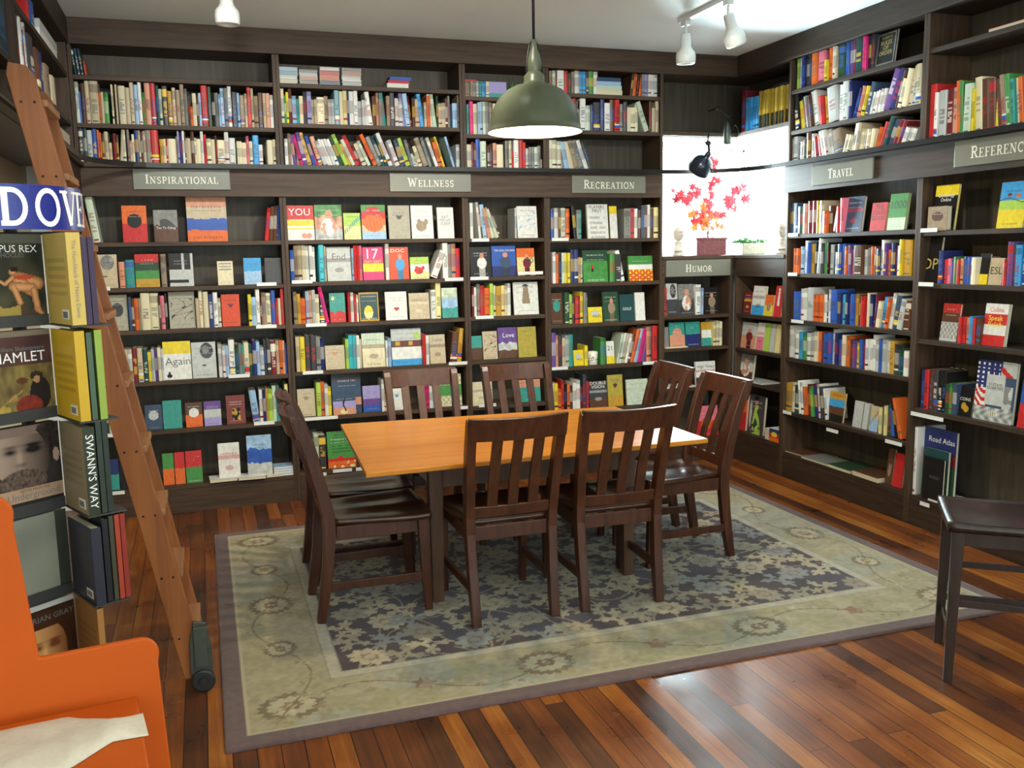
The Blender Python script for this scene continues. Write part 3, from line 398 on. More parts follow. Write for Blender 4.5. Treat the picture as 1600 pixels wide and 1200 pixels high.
COVERS = [  # face, bay, shelf number, position, width, height, shelf height, colours, picture, title, description, forward offset
('B','Inspirational',1,-0.436,0.142,0.224,1.705,'o r','disc k','','red-orange paperback with a black disc on its cover',0.000),
('B','Inspirational',1,-0.258,0.141,0.197,1.705,'g n','sand','Tao Te Ching','paperback with grey and brown dunes on its cover',0.000),
('B','Inspirational',1,-0.065,0.240,0.283,1.705,'h b u o','bands','','large paperback with bands of orange and blue',0.000),
('B','Inspirational',2,-0.625,0.143,0.204,1.432,'b','head g','','beige-grey paperback beside two spines',0.000),
('B','Inspirational',2,-0.383,0.140,0.203,1.432,'r V v G','bands','','paperback banded red, green and gold',0.000),
('B','Inspirational',2,-0.187,0.143,0.204,1.432,'k l','lmark l','','black and grey paperback with a pale square-cornered line',0.000),
('B','Inspirational',2,0.097,0.097,0.151,1.432,'i','top g','','small cream paperback standing alone',0.000),
('B','Inspirational',2,0.257,0.110,0.168,1.432,'s a','bands','','small sky-blue paperback',0.000),
('B','Inspirational',2,0.387,0.104,0.166,1.432,'e','','','small slate-grey paperback at the shelf end',0.000),
('B','Inspirational',3,-0.558,0.116,0.220,1.170,'B','disc e','','grey-beige paperback behind the ladder',0.000),
('B','Inspirational',3,-0.205,0.155,0.229,1.170,'B','scroll e','','grey-beige book with swirling dark lettering',0.000),
('B','Inspirational',3,0.108,0.113,0.204,1.170,'R','blot m','','orange-red paperback',0.000),
('B','Inspirational',4,-0.260,0.167,0.240,0.849,'y w w','again','Again','yellow and white book whose cover reads Again',0.000),
('B','Inspirational',4,-0.091,0.149,0.228,0.849,'l','head e','','pale grey book with a bearded head at the top',0.000),
('B','Inspirational',5,-0.390,0.102,0.157,0.539,'D','disc l','','navy paperback nearest the ladder',0.000),
('B','Inspirational',5,-0.285,0.114,0.178,0.539,'c','','','plain teal book with rounded corners',0.000),
('B','Inspirational',5,-0.151,0.104,0.156,0.539,'n o','disc w','','orange-brown paperback with a round white mark',0.000),
('B','Inspirational',5,-0.039,0.106,0.157,0.539,'z l q','bands','','lilac and grey paperback',0.000),
('B','Inspirational',5,0.098,0.119,0.185,0.539,'M','pic G','','maroon paperback with a small framed picture',0.000),
('B','Inspirational',6,-0.632,0.067,0.192,0.176,'d c','bands','','navy and turquoise book left of the ladder',0.000),
('B','Inspirational',6,-0.562,0.097,0.186,0.176,'k','','','dark book left of the ladder',0.000),
('B','Inspirational',6,-0.309,0.069,0.201,0.176,'v o','bands','','green and orange book right of the ladder',0.000),
('B','Inspirational',6,-0.237,0.062,0.203,0.176,'r o','bands','','red and orange book',0.000),
('B','Inspirational',6,-0.171,0.101,0.205,0.176,'r v','bands','','red and green book',0.000),
('B','Inspirational',6,0.029,0.136,0.238,0.176,'w','low r','HAPPINESS','white paperback with a red title',0.000),
('B','Inspirational',6,0.209,0.159,0.274,0.176,'a u l','sky','','tall paperback with a pale blue sky cover',0.000),
('B','Wellness',1,0.541,0.172,0.222,1.707,'r r y w w','you','YOU','red book titled YOU with a yellow band',0.000),
('B','Wellness',1,0.716,0.178,0.226,1.707,'v h l','photo','','book with a photo of a white-haired person before leaves',0.000),
('B','Wellness',1,0.901,0.113,0.173,1.707,'x Y','diag c','','green and yellow book with a diagonal blue title',0.000),
('B','Wellness',1,1.019,0.162,0.226,1.707,'v r o b a','basket','','book showing a woven basket of tomatoes',0.000),
('B','Wellness',1,1.198,0.147,0.222,1.707,'B','blot e','','beige book with a small leaf mark',0.000),
('B','Wellness',1,1.352,0.152,0.222,1.707,'w','toy t','','white book with a tan toy-like figure',0.000),
('B','Wellness',1,1.531,0.117,0.209,1.707,'w','','EAT MOVE SLEEP','white book that reads EAT MOVE SLEEP',0.000),
('B','Wellness',2,0.781,0.159,0.223,1.439,'l','low e','End','pale grey book whose title ends in End',0.000),
('B','Wellness',2,1.016,0.141,0.220,1.439,'P P y P','','17','magenta book with a big white 17',0.000),
('B','Wellness',2,1.192,0.135,0.217,1.439,'R R','man s','DOC','orange-red book with a person in a blue shirt',0.000),
('B','Wellness',2,1.334,0.131,0.147,1.439,'x w Y','toy r','','small white and green book with vegetables',0.000),
('B','Wellness',3,0.786,0.105,0.193,1.168,'c c r','sun','','teal book with a red horizon',0.000),
('B','Wellness',3,0.980,0.133,0.191,1.168,'C','candle','','dark teal book with a glowing candle',0.000),
('B','Wellness',3,1.156,0.149,0.190,1.168,'w','heart','','white paperback with a small red heart',0.000),
('B','Wellness',3,1.318,0.142,0.177,1.168,'b','low i','OBSTACLE','cream paperback with a grey title',0.000),
('B','Wellness',3,1.546,0.114,0.205,1.168,'L a c','sky','','pale blue-grey paperback at the shelf end',0.000),
('B','Wellness',4,0.742,0.131,0.159,0.857,'b','blot h','','square beige book lying against taller spines',0.000),
('B','Wellness',4,0.988,0.156,0.229,0.857,'L i i','low n','','cream and pale green book with a tall white cover',0.000),
('B','Wellness',4,1.188,0.209,0.250,0.857,'l l n w w s','band2','','large grey book with a blue lower edge',0.000),
('B','Wellness',4,1.451,0.113,0.199,0.857,'b','low n','THINK','cream book with a small brown oval',0.000),
('B','Wellness',5,0.548,0.117,0.183,0.554,'b','blot t','','beige square book at the left post',0.000),
('B','Wellness',5,0.774,0.197,0.271,0.554,'e D D h D','bands','','dark purple book with a sunset band',0.000),
('B','Wellness',5,0.775,0.153,0.133,0.554,'D q h','yoga','','small book with a person stretching at dusk',0.026),
('B','Wellness',5,0.980,0.122,0.177,0.554,'q q z u','bands','','lavender, purple and blue book',0.000),
('B','Wellness',5,1.164,0.098,0.147,0.554,'w','blot s','','white book seen through a chair back',0.000),
('B','Wellness',5,1.515,0.157,0.223,0.554,'i v i','mosaic','','cream book with a green mosaic pattern',0.000),
('B','Wellness',6,0.728,0.189,0.246,0.188,'v v v r','page','','large green book',0.000),
('B','tai chi bay',1,2.102,0.150,0.221,1.703,'w','scroll a','','white and pale blue book',0.000),
('B','tai chi bay',2,1.754,0.153,0.207,1.441,'k','man w','','black book with a figure in white',0.000),
('B','tai chi bay',2,1.911,0.179,0.213,1.441,'u u d','man D','TAI CHI CHUAN','blue book that reads TAI CHI CHUAN',0.000),
('B','tai chi bay',2,2.095,0.134,0.193,1.441,'o Y Y','man m','50','orange and yellow book with the number 50',0.000),
('B','tai chi bay',3,2.066,0.187,0.229,1.169,'w','dress','','white book with a long grey dress drawing',0.000),
('B','tai chi bay',4,1.749,0.079,0.167,0.867,'c n','bands','','teal and brown book at the left post',0.000),
('B','tai chi bay',4,1.833,0.108,0.195,0.867,'b','scroll n','','cream book with a floral title',0.000),
('B','tai chi bay',4,1.946,0.143,0.217,0.867,'z z l n','sky','Love','lilac and grey book whose title reads Love',0.000),
('B','tai chi bay',4,2.094,0.140,0.215,0.867,'O','low G','SPIRIT','olive-yellow book',0.000),
('B','tai chi bay',5,1.746,0.151,0.166,0.543,'i','low g','','cream book seen beside a chair back',0.000),
('B','tai chi bay',5,2.069,0.190,0.160,0.543,'h c c','bands','','teal and pink book seen through a chair back',0.000),
('B','Recreation',1,2.632,0.165,0.244,1.693,'w','lines e','PLAYERS FIRST','white book that reads PLAYERS FIRST',0.000),
('B','Recreation',1,2.808,0.061,0.231,1.693,'y w w w','','','narrow white book with a yellow top',0.000),
('B','Recreation',2,2.595,0.196,0.230,1.382,'V v v','golfer','','green book with a golfer in red',0.000),
('B','Recreation',2,2.956,0.198,0.183,1.382,'v w r','fruit','','book with heaps of red and orange fruit',0.000),
('B','Recreation',3,2.345,0.094,0.222,1.092,'n','disc c','','orange-brown book with a turquoise ball',0.000),
('B','Recreation',3,2.631,0.114,0.111,1.092,'y','disc l','MUG','small square yellow book that reads MUG, on the third shelf',0.000),
('B','Recreation',3,2.750,0.128,0.218,1.092,'V','man t','','dark green book with a standing player',0.000),
('B','Recreation',3,2.886,0.117,0.196,1.092,'C','','GOLF','dark green book that reads GOLF',0.000),
('B','Recreation',3,3.011,0.081,0.206,1.092,'w','','','narrow white book beside the dark green one',0.000),
('B','Recreation',4,2.515,0.078,0.114,0.783,'y','disc l','MUG','small square yellow book that reads MUG, beside a spotted mug',0.000),
('B','Recreation',4,2.777,0.065,0.166,0.783,'w w y','','21','white and yellow book that reads 21',0.000),
('B','Recreation',5,2.640,0.144,0.193,0.465,'e e n','low l','DOUBLE VISION','dark book that reads DOUBLE VISION',0.000),
('B','Recreation',5,2.789,0.125,0.232,0.465,'O O G','blot n','TOP','olive-yellow book',0.000),
('B','Recreation',5,2.940,0.180,0.189,0.465,'L','low l','','pale green square book at the right end',0.000),
('B','Humor',1,3.270,0.094,0.239,1.118,'l e','head e','','black-and-white portrait book at the left end',0.000),
('B','Humor',1,3.369,0.141,0.231,1.118,'g e','photo','','grey photo book',0.000),
('B','Humor',1,3.579,0.136,0.201,1.118,'k','man t','','black book with a golden statue',0.000),
('B','Humor',2,3.242,0.048,0.156,0.876,'g','','','narrow grey book at the left post',0.000),
('B','Humor',2,3.296,0.130,0.188,0.876,'c h','disc h','','blue book with a pink round figure',0.000),
('B','Humor',2,3.434,0.124,0.187,0.876,'c d','bands','','plain blue book',0.000),
('B','Humor',2,3.568,0.089,0.182,0.876,'G w c','bands','','yellow and teal book',0.000),
('B','Humor',3,3.523,0.173,0.184,0.572,'w w e','low r','High Times','white book that reads High Times',0.000),
('B','Humor',4,3.533,0.192,0.234,0.175,'p r','toy o','','pink and red book seen through chair slats',0.000),
('R','K',1,-5.954,0.102,0.166,1.119,'m','low y','','dark red book with yellow lettering',0.000),
('R','K',1,-5.844,0.156,0.212,1.119,'w w s','low e','','white and pale blue book',0.000),
('R','K',1,-5.680,0.102,0.152,1.119,'o y','toy t','','orange and yellow book',0.000),
('R','K',1,-5.566,0.088,0.220,1.119,'r','dress','','red book with a small white dress',0.000),
('R','K',2,-5.980,0.188,0.194,0.861,'l h','man m','','grey and pink book with a reading person',0.000),
('R','K',2,-5.776,0.090,0.202,0.861,'w p','low r','','white and pink book',0.000),
('R','K',2,-5.678,0.064,0.204,0.861,'x','','','yellow-green book',0.000),
('R','K',2,-5.607,0.055,0.204,0.861,'l','','','pale grey book',0.000),
('R','K',2,-5.544,0.061,0.204,0.861,'Y','','','pale yellow book',0.000),
('R','K',3,-6.017,0.331,0.198,0.618,'g l n','photo','','grey book with a crowd picture',0.000),
('R','K',4,-6.022,0.132,0.279,0.226,'o r','bands','','orange-red books stacked upright',0.000),
('R','K',4,-5.864,0.353,0.291,0.226,'e','dressg','','large dark book with a woman in a green dress',0.000),
('R','Travel',1,-4.841,0.166,0.217,1.694,'D','low r','','slate-blue book with a curved spine',0.000),
('R','Travel',1,-4.601,0.132,0.167,1.694,'r','','THE FOOD BOOK','red book that reads THE FOOD BOOK',0.000),
('R','Travel',1,-4.453,0.146,0.211,1.694,'v v L','','1000','green book with the number 1000',0.000),
('R','Travel',5,-4.937,0.153,0.195,0.474,'G s n k','bands','America','book with a blue sky and brown field',0.000),
('R','Travel',5,-4.692,0.083,0.166,0.474,'l','','','small pale boxed book',0.000),
('R','Travel',5,-4.603,0.047,0.163,0.474,'l','','','second small pale boxed book',0.000),
('R','Travel',5,-4.539,0.074,0.157,0.474,'b a','diag t','','tan and blue book leaning',0.000),
('R','Travel',6,-4.381,0.055,0.218,0.176,'n','toy t','','floral box book',0.000),
('R','Travel',6,-4.321,0.080,0.202,0.176,'r','','','red box book',0.000),
('R','T0',0,-4.615,0.170,0.216,2.644,'k','frame G','RULES OF ORDER','thick black book that reads RULES OF ORDER',0.000),
('R','Reference',1,-4.192,0.082,0.254,1.680,'y k k k y y','','','yellow and black spine-out guide',0.000),
('R','Reference',1,-4.106,0.165,0.248,1.680,'y k k k','','Genealogy Online','black book that reads Genealogy Online',0.000),
('R','Reference',1,-3.664,0.162,0.231,1.680,'s s x y y','birds','','blue and yellow book with two small birds',0.000),
('R','Reference',2,-4.174,0.134,0.279,1.394,'k','','OP','big black book with large letters OP',0.000),
('R','Reference',2,-3.770,0.070,0.162,1.394,'k k y','','','black and yellow book',0.000),
('R','Reference',2,-3.696,0.088,0.138,1.394,'b','','ESL','beige book that reads ESL',0.000),
('R','Reference',3,-4.006,0.123,0.206,1.080,'r n l l','mosaic','','red, brown and white book',0.000),
('R','Reference',3,-3.719,0.146,0.219,1.080,'w r w r','','Speak Polish','white book with a red box that reads Speak Polish',0.000),
('R','Reference',4,-3.861,0.105,0.162,0.686,'k','coins','COINS','black book that reads COINS',0.000),
('R','Reference',4,-3.747,0.257,0.317,0.686,'D','flag','50 STATE QUARTERS','large flag-covered book that reads 50 STATE QUARTERS',0.000),
('R','Reference',4,-3.467,0.113,0.245,0.686,'u r','bands','','red and blue book cut by the picture edge',0.000),
]
STRIPS = [
('B',-0.570,-0.527,1.432),
('B',0.329,0.451,1.434),
('B',0.310,0.437,1.165),
('B',0.124,0.253,0.857),
('B',0.263,0.391,0.540),
('B',-0.648,-0.536,0.534),
('B',-0.665,-0.537,0.168),
('B',0.547,0.677,1.443),
('B',1.559,1.689,1.433),
('B',0.622,0.754,1.162),
('B',0.587,0.718,0.852),
('B',1.570,1.702,0.858),
('B',0.551,0.800,0.545),
('B',1.611,1.698,0.546),
('B',0.645,0.708,0.166),
('B',0.751,0.878,0.180),
('B',0.905,0.969,0.179),
('B',1.755,1.878,1.694),
('B',1.739,1.868,1.435),
('B',2.083,2.268,1.462),
('B',1.769,1.899,1.167),
('B',1.778,1.904,0.550),
('B',2.338,2.464,1.691),
('B',2.327,2.450,0.780),
('B',3.047,3.163,0.779),
('R',-5.350,-5.244,1.691),
('R',-5.339,-5.239,1.426),
('R',-5.289,-5.156,1.109),
('R',-5.358,-5.263,0.468),
('R',-4.340,-4.204,0.454),
('R',-4.883,-4.769,0.427),
('R',-4.133,-4.011,1.686),
('R',-4.129,-4.020,1.390),
('R',-4.143,-3.901,0.653),
('R',-4.042,-3.971,0.149),
]
# ================================================================ the room
def struct(mb, name, mat):
    o = mb.build(name, mat); o['kind'] = 'structure'; return o
b = MB(); b.box(XL - .15, XR + .15, -3.0, YB + .15, -.10, 0); struct(b, 'floor', 'floor')
b = MB(); b.box(XL - .15, XR + .15, -3.0, YB + .15, CEIL, CEIL + .1); struct(b, 'ceiling', 'ceiling')
b = MB(); b.box(XL - .15, XL, -3.0, YB + .15, 0, CEIL); struct(b, 'wall_left', 'cream_paint')
b = MB(); b.box(XL - .15, XR + .15, -3.15, -3.0, 0, CEIL); struct(b, 'wall_front', 'white_paint')
b = MB(); b.box(XR, XR + .15, -3.0, YB + .15, 0, CEIL); struct(b, 'wall_right', 'white_paint')
WX0, WX1, WZ0, WZ1 = 3.215, 4.12, 1.575, 2.372
b = MB(); b.box(XL, WX0, YB, YB + .15, 0, CEIL); b.box(WX1, XR, YB, YB + .15, 0, CEIL); b.box(WX0, WX1, YB, YB + .15, 0, WZ0); b.box(WX0, WX1, YB, YB + .15, WZ1, CEIL); struct(b, 'wall_back', 'white_paint')
w = empty('window_1'); w['kind'] = 'structure'
b = MB()
for (x0, x1, z0, z1) in ((WX0, WX1, WZ0, WZ0 + .015), (WX0, WX1, WZ1 - .015, WZ1), (WX0, WX0 + .015, WZ0, WZ1), (WX1 - .015, WX1, WZ0, WZ1)): b.box(x0, x1, YB + .04, YB + .09, z0, z1)
b.build('window_frame', 'white_paint', w)
b = MB(); b.box(WX0 + .03, WX1 - .03, YB + .062, YB + .068, WZ0 + .03, WZ1 - .03); b.build('pane', 'glass', w)

# ================================================================ bookcases
ST = .026
SHELVES = {}
def unit(name, label, face, u0, u1, tops, lower=None, z0=0., z1=2.845, base=True, toe=.176, back=True, wood_='case_x'):
    """one bay: two sides, its shelves, back panel and base board"""
    SHELVES[(face, u0, u1)] = sorted(tops) + [z1 + ST]
    t = empty(name, (0, 0, 0), 0, label, 'bookcase')
    for (a, c) in ((u0, u0 + .021), (u1 - .021, u1)):
        b = MB(); fbox(b, face, a, c, 0, DEP, z0, z1); b.build('side_panel', 'case_v', t, bevel=.0015)
    for z in tops:
        b = MB(); fbox(b, face, u0 + .0215, u1 - .0215, .004, DEP - .012, z - ST, z); b.build('shelf', wood_, t, bevel=.0015)
    if back:
        b = MB(); fbox(b, face, u0 + .0215, u1 - .0215, DEP - .011, DEP, z0, z1); b.build('back_panel', 'case_back', t)
    if base:
        b = MB(); fbox(b, face, u0 + .0215, u1 - .0215, .002, .02, 0, toe - ST - .001); b.build('base_board', wood_, t)
    return t
unit('bookcase', 'dark wooden bookcase bay under the Inspirational sign', 'B', -.657, .5155, [2.676, 2.402, 2.174, 1.706, 1.432, 1.170, .849, .539, .176])
unit('bookcase', 'dark wooden bookcase bay under the Wellness sign', 'B', .5165, 1.7145, [2.676, 2.434, 2.177, 1.707, 1.439, 1.168, .857, .554, .188], toe=.188)
unit('bookcase', 'narrow dark bookcase bay between the Wellness and Recreation signs', 'B', 1.7155, 2.3055, [2.640, 2.395, 2.170, 1.703, 1.441, 1.169, .867, .543, .18], toe=.18)
unit('bookcase', 'dark wooden bookcase bay under the Recreation sign', 'B', 2.3065, 3.205, [2.687, 2.441, 2.171, 1.693, 1.382, 1.092, .783, .465, .18], toe=.18)
unit('bookcase', 'low dark bookcase bay under the Humor sign', 'B', 3.206, 3.800, [1.118, .876, .572, .175], z1=1.40, toe=.175)
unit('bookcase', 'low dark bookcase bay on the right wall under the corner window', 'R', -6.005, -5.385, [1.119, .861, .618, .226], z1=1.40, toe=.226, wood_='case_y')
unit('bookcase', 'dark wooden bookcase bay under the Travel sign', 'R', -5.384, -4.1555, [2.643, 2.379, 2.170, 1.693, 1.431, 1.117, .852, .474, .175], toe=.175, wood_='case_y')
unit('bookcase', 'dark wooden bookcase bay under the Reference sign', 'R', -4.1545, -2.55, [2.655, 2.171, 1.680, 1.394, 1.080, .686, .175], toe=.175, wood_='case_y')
t = empty('wall_cabinet', (0, 0, 0), 0, 'dark open wall cabinet above the ladder on the left wall', 'cabinet')
for (a, c_) in ((2.9, 2.921), (4.30, 4.342), (5.98, 6.0)):
    b = MB(); fbox(b, 'L', a, c_, 0, DEP, 2.148, 2.845); b.build('side_panel', 'case_v', t)
for z in (2.676, 2.402, 2.174):
    for (a, c_) in ((2.9215, 4.2995), (4.3425, 5.9795)):
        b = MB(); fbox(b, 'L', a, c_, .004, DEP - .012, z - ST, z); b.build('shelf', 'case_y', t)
b = MB(); fbox(b, 'L', 2.9, 6.0, DEP - .011, DEP, 2.148, 2.845); b.build('back_panel', 'case_back', t)

# cornice and fascia boards
def trim(n, face, u0, u1, d0, d1, z0, z1):
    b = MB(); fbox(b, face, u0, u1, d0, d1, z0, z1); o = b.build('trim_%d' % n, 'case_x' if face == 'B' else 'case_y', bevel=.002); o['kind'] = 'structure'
trim(1, 'B', LX + .012, XR - .002, -.012, .30, 2.846, CEIL - .001)
trim(2, 'R', -5.99, -2.5, -.012, .30, 2.846, CEIL - .001)
trim(3, 'L', 2.5, 6.0, -.012, .30, 2.846, CEIL - .001)
trim(4, 'B', LX + .001, 3.183, -.022, -.001, 1.978, 2.146)
trim(5, 'R', -5.384, -2.5, -.022, -.001, 1.972, 2.146)
trim(6, 'B', LX + .001, 3.190, -.050, -.001, 2.1465, 2.171)
trim(7, 'R', -5.395, -2.5, -.050, -.001, 2.1465, 2.171)
trim(8, 'L', 4.9, 6.0, -.022, -.001, 1.98, 2.146)
trim(9, 'L', 2.9, 5.99, -.045, -.001, 2.1465, 2.171)

# corner window bay: cabinet above, counter below
t = empty('corner_cabinet', (0, 0, 0), 0, 'dark open corner cabinet hanging above the window', 'cabinet')
b = MB(); b.box(3.206, XR - .001, D + .004, YB - .001, 2.421, 2.448); b.box(RX + .004, XR - .001, 5.386, D + .0035, 2.421, 2.448); b.build('shelf', 'case_x', t)
b = MB(); b.box(3.206, 4.10, D + .29, D + .302, 2.449, 2.845); b.box(RX + .29, RX + .302, 5.386, D + .289, 2.449, 2.845); b.build('back_panel', 'case_back', t)
b = MB(); b.box(3.206, XR - .002, D + .03, YB - .002, 2.412, 2.4205); b.box(RX + .03, XR - .002, 5.386, D + .0295, 2.412, 2.4205); b.build('soffit', 'white_paint', t)
b = MB(); b.box(3.206, XR - .001, D - .008, YB - .001, 1.532, 1.558); b.box(RX - .008, XR - .001, 5.386, D - .0085, 1.532, 1.558); tag(b.build('counter', 'case_x', bevel=.002), 'dark wooden counter in the corner under the window', 'counter')
trim(10, 'B', 3.206, 3.800, .0, .02, 1.401, 1.531)
trim(11, 'R', -6.0, -5.386, .0, .02, 1.401, 1.531)

# ================================================================ section signs
def sign(word, face, u0, u1, z0, z1, d, h, label, u_text=None):
    o = empty('section_sign', P3(face, u0, d, z0), ROT[face], label, 'sign', 'section signs')
    W_, H_ = u1 - u0, z1 - z0
    b = MB(); b.box(0, W_, -.012, 0, 0, H_); b.build('board', 'sign', o, bevel=.002)
    m_ = MB(); L_ = serif_text(MB(), word, h, mp=lambda x, y, j: (x, 0, y))
    x0 = (W_ - L_) / 2 if u_text is None else u_text
    serif_text(m_, word, h, mp=lambda x, y, j: (x0 + x, -.0128 - .00003 * j, (H_ - h) / 2 + y)); m_.build('lettering', 'letter', o)
sign('INSPIRATIONAL', 'B', -.351, .204, 2.018, 2.140, -.023, .052, 'grey-green sign reading Inspirational over the left bay')
sign('WELLNESS', 'B', 1.200, 1.749, 2.012, 2.132, -.023, .056, 'grey-green sign reading Wellness left of the hanging lamp')
sign('RECREATION', 'B', 2.482, 3.048, 2.008, 2.128, -.023, .058, 'grey-green sign reading Recreation right of the hanging lamp')
sign('HUMOR', 'B', 3.232, 3.773, 1.407, 1.527, -.0005, .055, 'grey-green sign reading Humor below the corner window')
sign('TRAVEL', 'R', -5.070, -4.503, 1.998, 2.122, -.023, .058, 'grey-green sign reading Travel on the right wall')
sign('REFERENCE', 'R', -3.885, -3.300, 2.004, 2.137, -.023, .060, 'grey-green sign reading Reference cut by the picture edge')

# white paper strips on the shelf edges
for i, (f, u0, u1, z) in enumerate(STRIPS):
    b = MB(); b.box(0, u1 - u0, -.0025, 0, 0, .022); b.box(0, u1 - u0, -.004, -.0025, 0, .003)
    o = b.build('shelf_label', 'strip', loc=P3(f, u0, -.002, z - .012), rot=(0, 0, ROT[f]))
    bay = ('Inspirational' if u0 < .5 else 'Wellness' if u0 < 1.7 else 'narrow middle' if u0 < 2.3 else 'Recreation') if f == 'B' else ('Travel' if u0 < -4.15 else 'Reference')
    n_same = [k for k, s in enumerate(STRIPS) if s[0] == f and (s[1] < .5) == (u0 < .5)]
    tag(o, 'white shelf label, %s bay, %d cm up and %d cm from its left side' % (bay, round(z * 100), round((u0 - {'Inspirational': -.657, 'Wellness': .516, 'narrow middle': 1.715, 'Recreation': 2.306, 'Travel': -5.384, 'Reference': -4.155}[bay]) * 100)), 'label', 'paper shelf labels')

# ladder rail
path = [(LX + .075, 2.6, 2.155), (LX + .075, 4.9, 2.155)]
path += [(LX + .075 + .45 * (1 - math.cos(a)), 5.42 + .51 * math.sin(a), 2.155) for a in [PI / 2 * i / 10 for i in range(11)]]
path += [(x, 5.93, 2.155) for x in (.4, 1., 1.7, 2.4, 3.1)]
path += [(3.22 + .50 * math.sin(a), 5.42 + .51 * math.cos(a), 2.155) for a in [PI / 2 * i / 10 for i in range(11)]]
path += [(3.72, 4.2, 2.155), (3.72, 2.6, 2.155)]
t = empty('ladder_rail', (0, 0, 0), 0, 'dark flat metal ladder rail running round the bookcases', 'rail')
b = MB(); b.sweep(path, [(-.006, -.014), (.006, -.014), (.006, .014), (-.006, .014)]); b.build('rail_bar', 'iron', t)
for (x, y, ax) in ((-.05, D, 'y'), (.52, D, 'y'), (1.1, D, 'y'), (1.72, D, 'y'), (2.4, D, 'y'), (3.0, D, 'y'), (RX, 5.3, 'x'), (RX, 4.9, 'x'), (RX, 4.16, 'x'), (RX, 3.5, 'x')):
    b = MB()
    if ax == 'y': b.box(x - .008, x + .008, 5.937, D - .052, 2.151, 2.161)
    else: b.box(3.727, RX - .052, y - .008, y + .008, 2.151, 2.161)
    b.build('bracket', 'iron', t)
# ================================================================ books
class CB(MB): pass
def shade_(c, k): return tuple(min(1, v * k) for v in c)
def bookmesh(mb, w, dp, h, code, rnd, x0=0, y0=0, z0=0, T=None, fine=True):
    """a book seen by its spine: spine at y=0, pages inset at top, bottom and fore-edge"""
    c = shade_(PC[code], rnd.uniform(.85, 1.12) if code != 'W' else .8); dark = sum(c) < .55
    c2 = rnd.choice([lin((225, 220, 205)), lin((225, 220, 205)), lin((230, 190, 70)), lin((180, 40, 40)), lin((60, 100, 170))]) if dark else rnd.choice([lin((40, 40, 45)), lin((60, 60, 60)), lin((150, 40, 40)), lin((40, 70, 120)), lin((90, 110, 90))])
    pages = rnd.random() < .18 and code in 'ib'
    def P(x, y, z):
        v = Vector((x0 + x, y0 + y, z0 + z)); return tuple(T @ v) if T is not None else tuple(v)
    t = min(.0025, w * .2)
    bulge = min(.004, w * .12)
    if fine:
        xs = [0, .18 * w, .5 * w, .82 * w, w]; ys = [.002, -bulge * .8, -bulge, -bulge * .8, .002]
        nz = 26; seg = [c] * nz
        style = rnd.random()
        lines = [[c] * 4 for _ in range(nz)]
        if not pages:
            a = rnd.randint(2, 5); e = rnd.randint(15, 20)
            if style < .25:
                for k in range(rnd.randint(18, 20), 24): lines[k] = [c2 if dark else shade_(c, .55)] * 4
            elif style < .40:
                for k in range(3, 7): lines[k] = [rnd.choice([PC['w'], PC['r'], PC['u'], PC['y']])] * 4
            for k in range(a + 4, e):
                if rnd.random() < .74:
                    mix_ = tuple(.45 * q + .55 * r_ for q, r_ in zip(c, c2))
                    l = list(lines[k]); l[1] = mix_ if rnd.random() < .8 else l[1]; l[2] = mix_ if rnd.random() < .8 else l[2]; lines[k] = l
            if rnd.random() < .6: lines[1] = [lines[1][0], c2, c2, lines[1][3]]
            if code == 'W':
                for k in range(nz): lines[k] = [PC['k'] if k < 9 else c, lin((70, 62, 34)) if k < 9 else shade_(c, .55), lin((70, 62, 34)) if k < 9 else shade_(c, .55), c if k > 9 else PC['k']]
        n = len(mb.v)
        for k in range(nz + 1):
            for x, y in zip(xs, ys): mb.v.append(P(x, y, h * k / nz))
        for k in range(nz):
            for j in range(4):
                q = n + k * 5 + j; mb.face((q, q + 1, q + 6, q + 5), 0, lines[k][j])
    else:
        n = len(mb.v)
        rows = [(0, lin((40, 40, 24))), (.2, lin((52, 50, 28))), (.38, c), (.5, shade_(c, .8)), (.9, c), (1, None)] if code == 'W' else [(0, c), (.12, c), (.14, c2 if rnd.random() < .4 else c), (.2, c), (.34, tuple(.6 * a_ + .4 * b_ for a_, b_ in zip(c, c2))), (.72, c), (.86, c if rnd.random() < .6 else shade_(c, .6)), (1, None)]
        for k, (f, _) in enumerate(rows):
            mb.v.append(P(0, .001, h * f)); mb.v.append(P(w * .5, -bulge, h * f)); mb.v.append(P(w, .001, h * f))
        for k in range(len(rows) - 1):
            q = n + k * 3; col = c if pages else rows[k][1]
            mb.face((q, q + 1, q + 4, q + 3), 0, col); mb.face((q + 1, q + 2, q + 5, q + 4), 0, col)
    # boards, top, bottom, fore-edge
    mb.quad(P(0, dp, 0), P(0, .002, 0), P(0, .002, h), P(0, dp, h), 0, c)
    mb.quad(P(w, .002, 0), P(w, dp, 0), P(w, dp, h), P(w, .002, h), 0, c)
    mb.quad(P(w, dp, 0), P(0, dp, 0), P(0, dp, h), P(w, dp, h), 0, CREAM)
    mb.quad(P(0, .002, h), P(t, .002, h), P(t, dp, h), P(0, dp, h), 0, c); mb.quad(P(w - t, .002, h), P(w, .002, h), P(w, dp, h), P(w - t, dp, h), 0, c)
    mb.quad(P(t, .001, h - .003), P(w - t, .001, h - .003), P(w - t, dp, h - .003), P(t, dp, h - .003), 0, CREAM)
    mb.quad(P(0, -bulge, h), P(w, -bulge, h), P(w - t, .001, h - .003), P(t, .001, h - .003), 0, shade_(c, .8))
    mb.quad(P(0, dp, 0), P(w, dp, 0), P(w, .002, 0), P(0, .002, 0), 0, c)

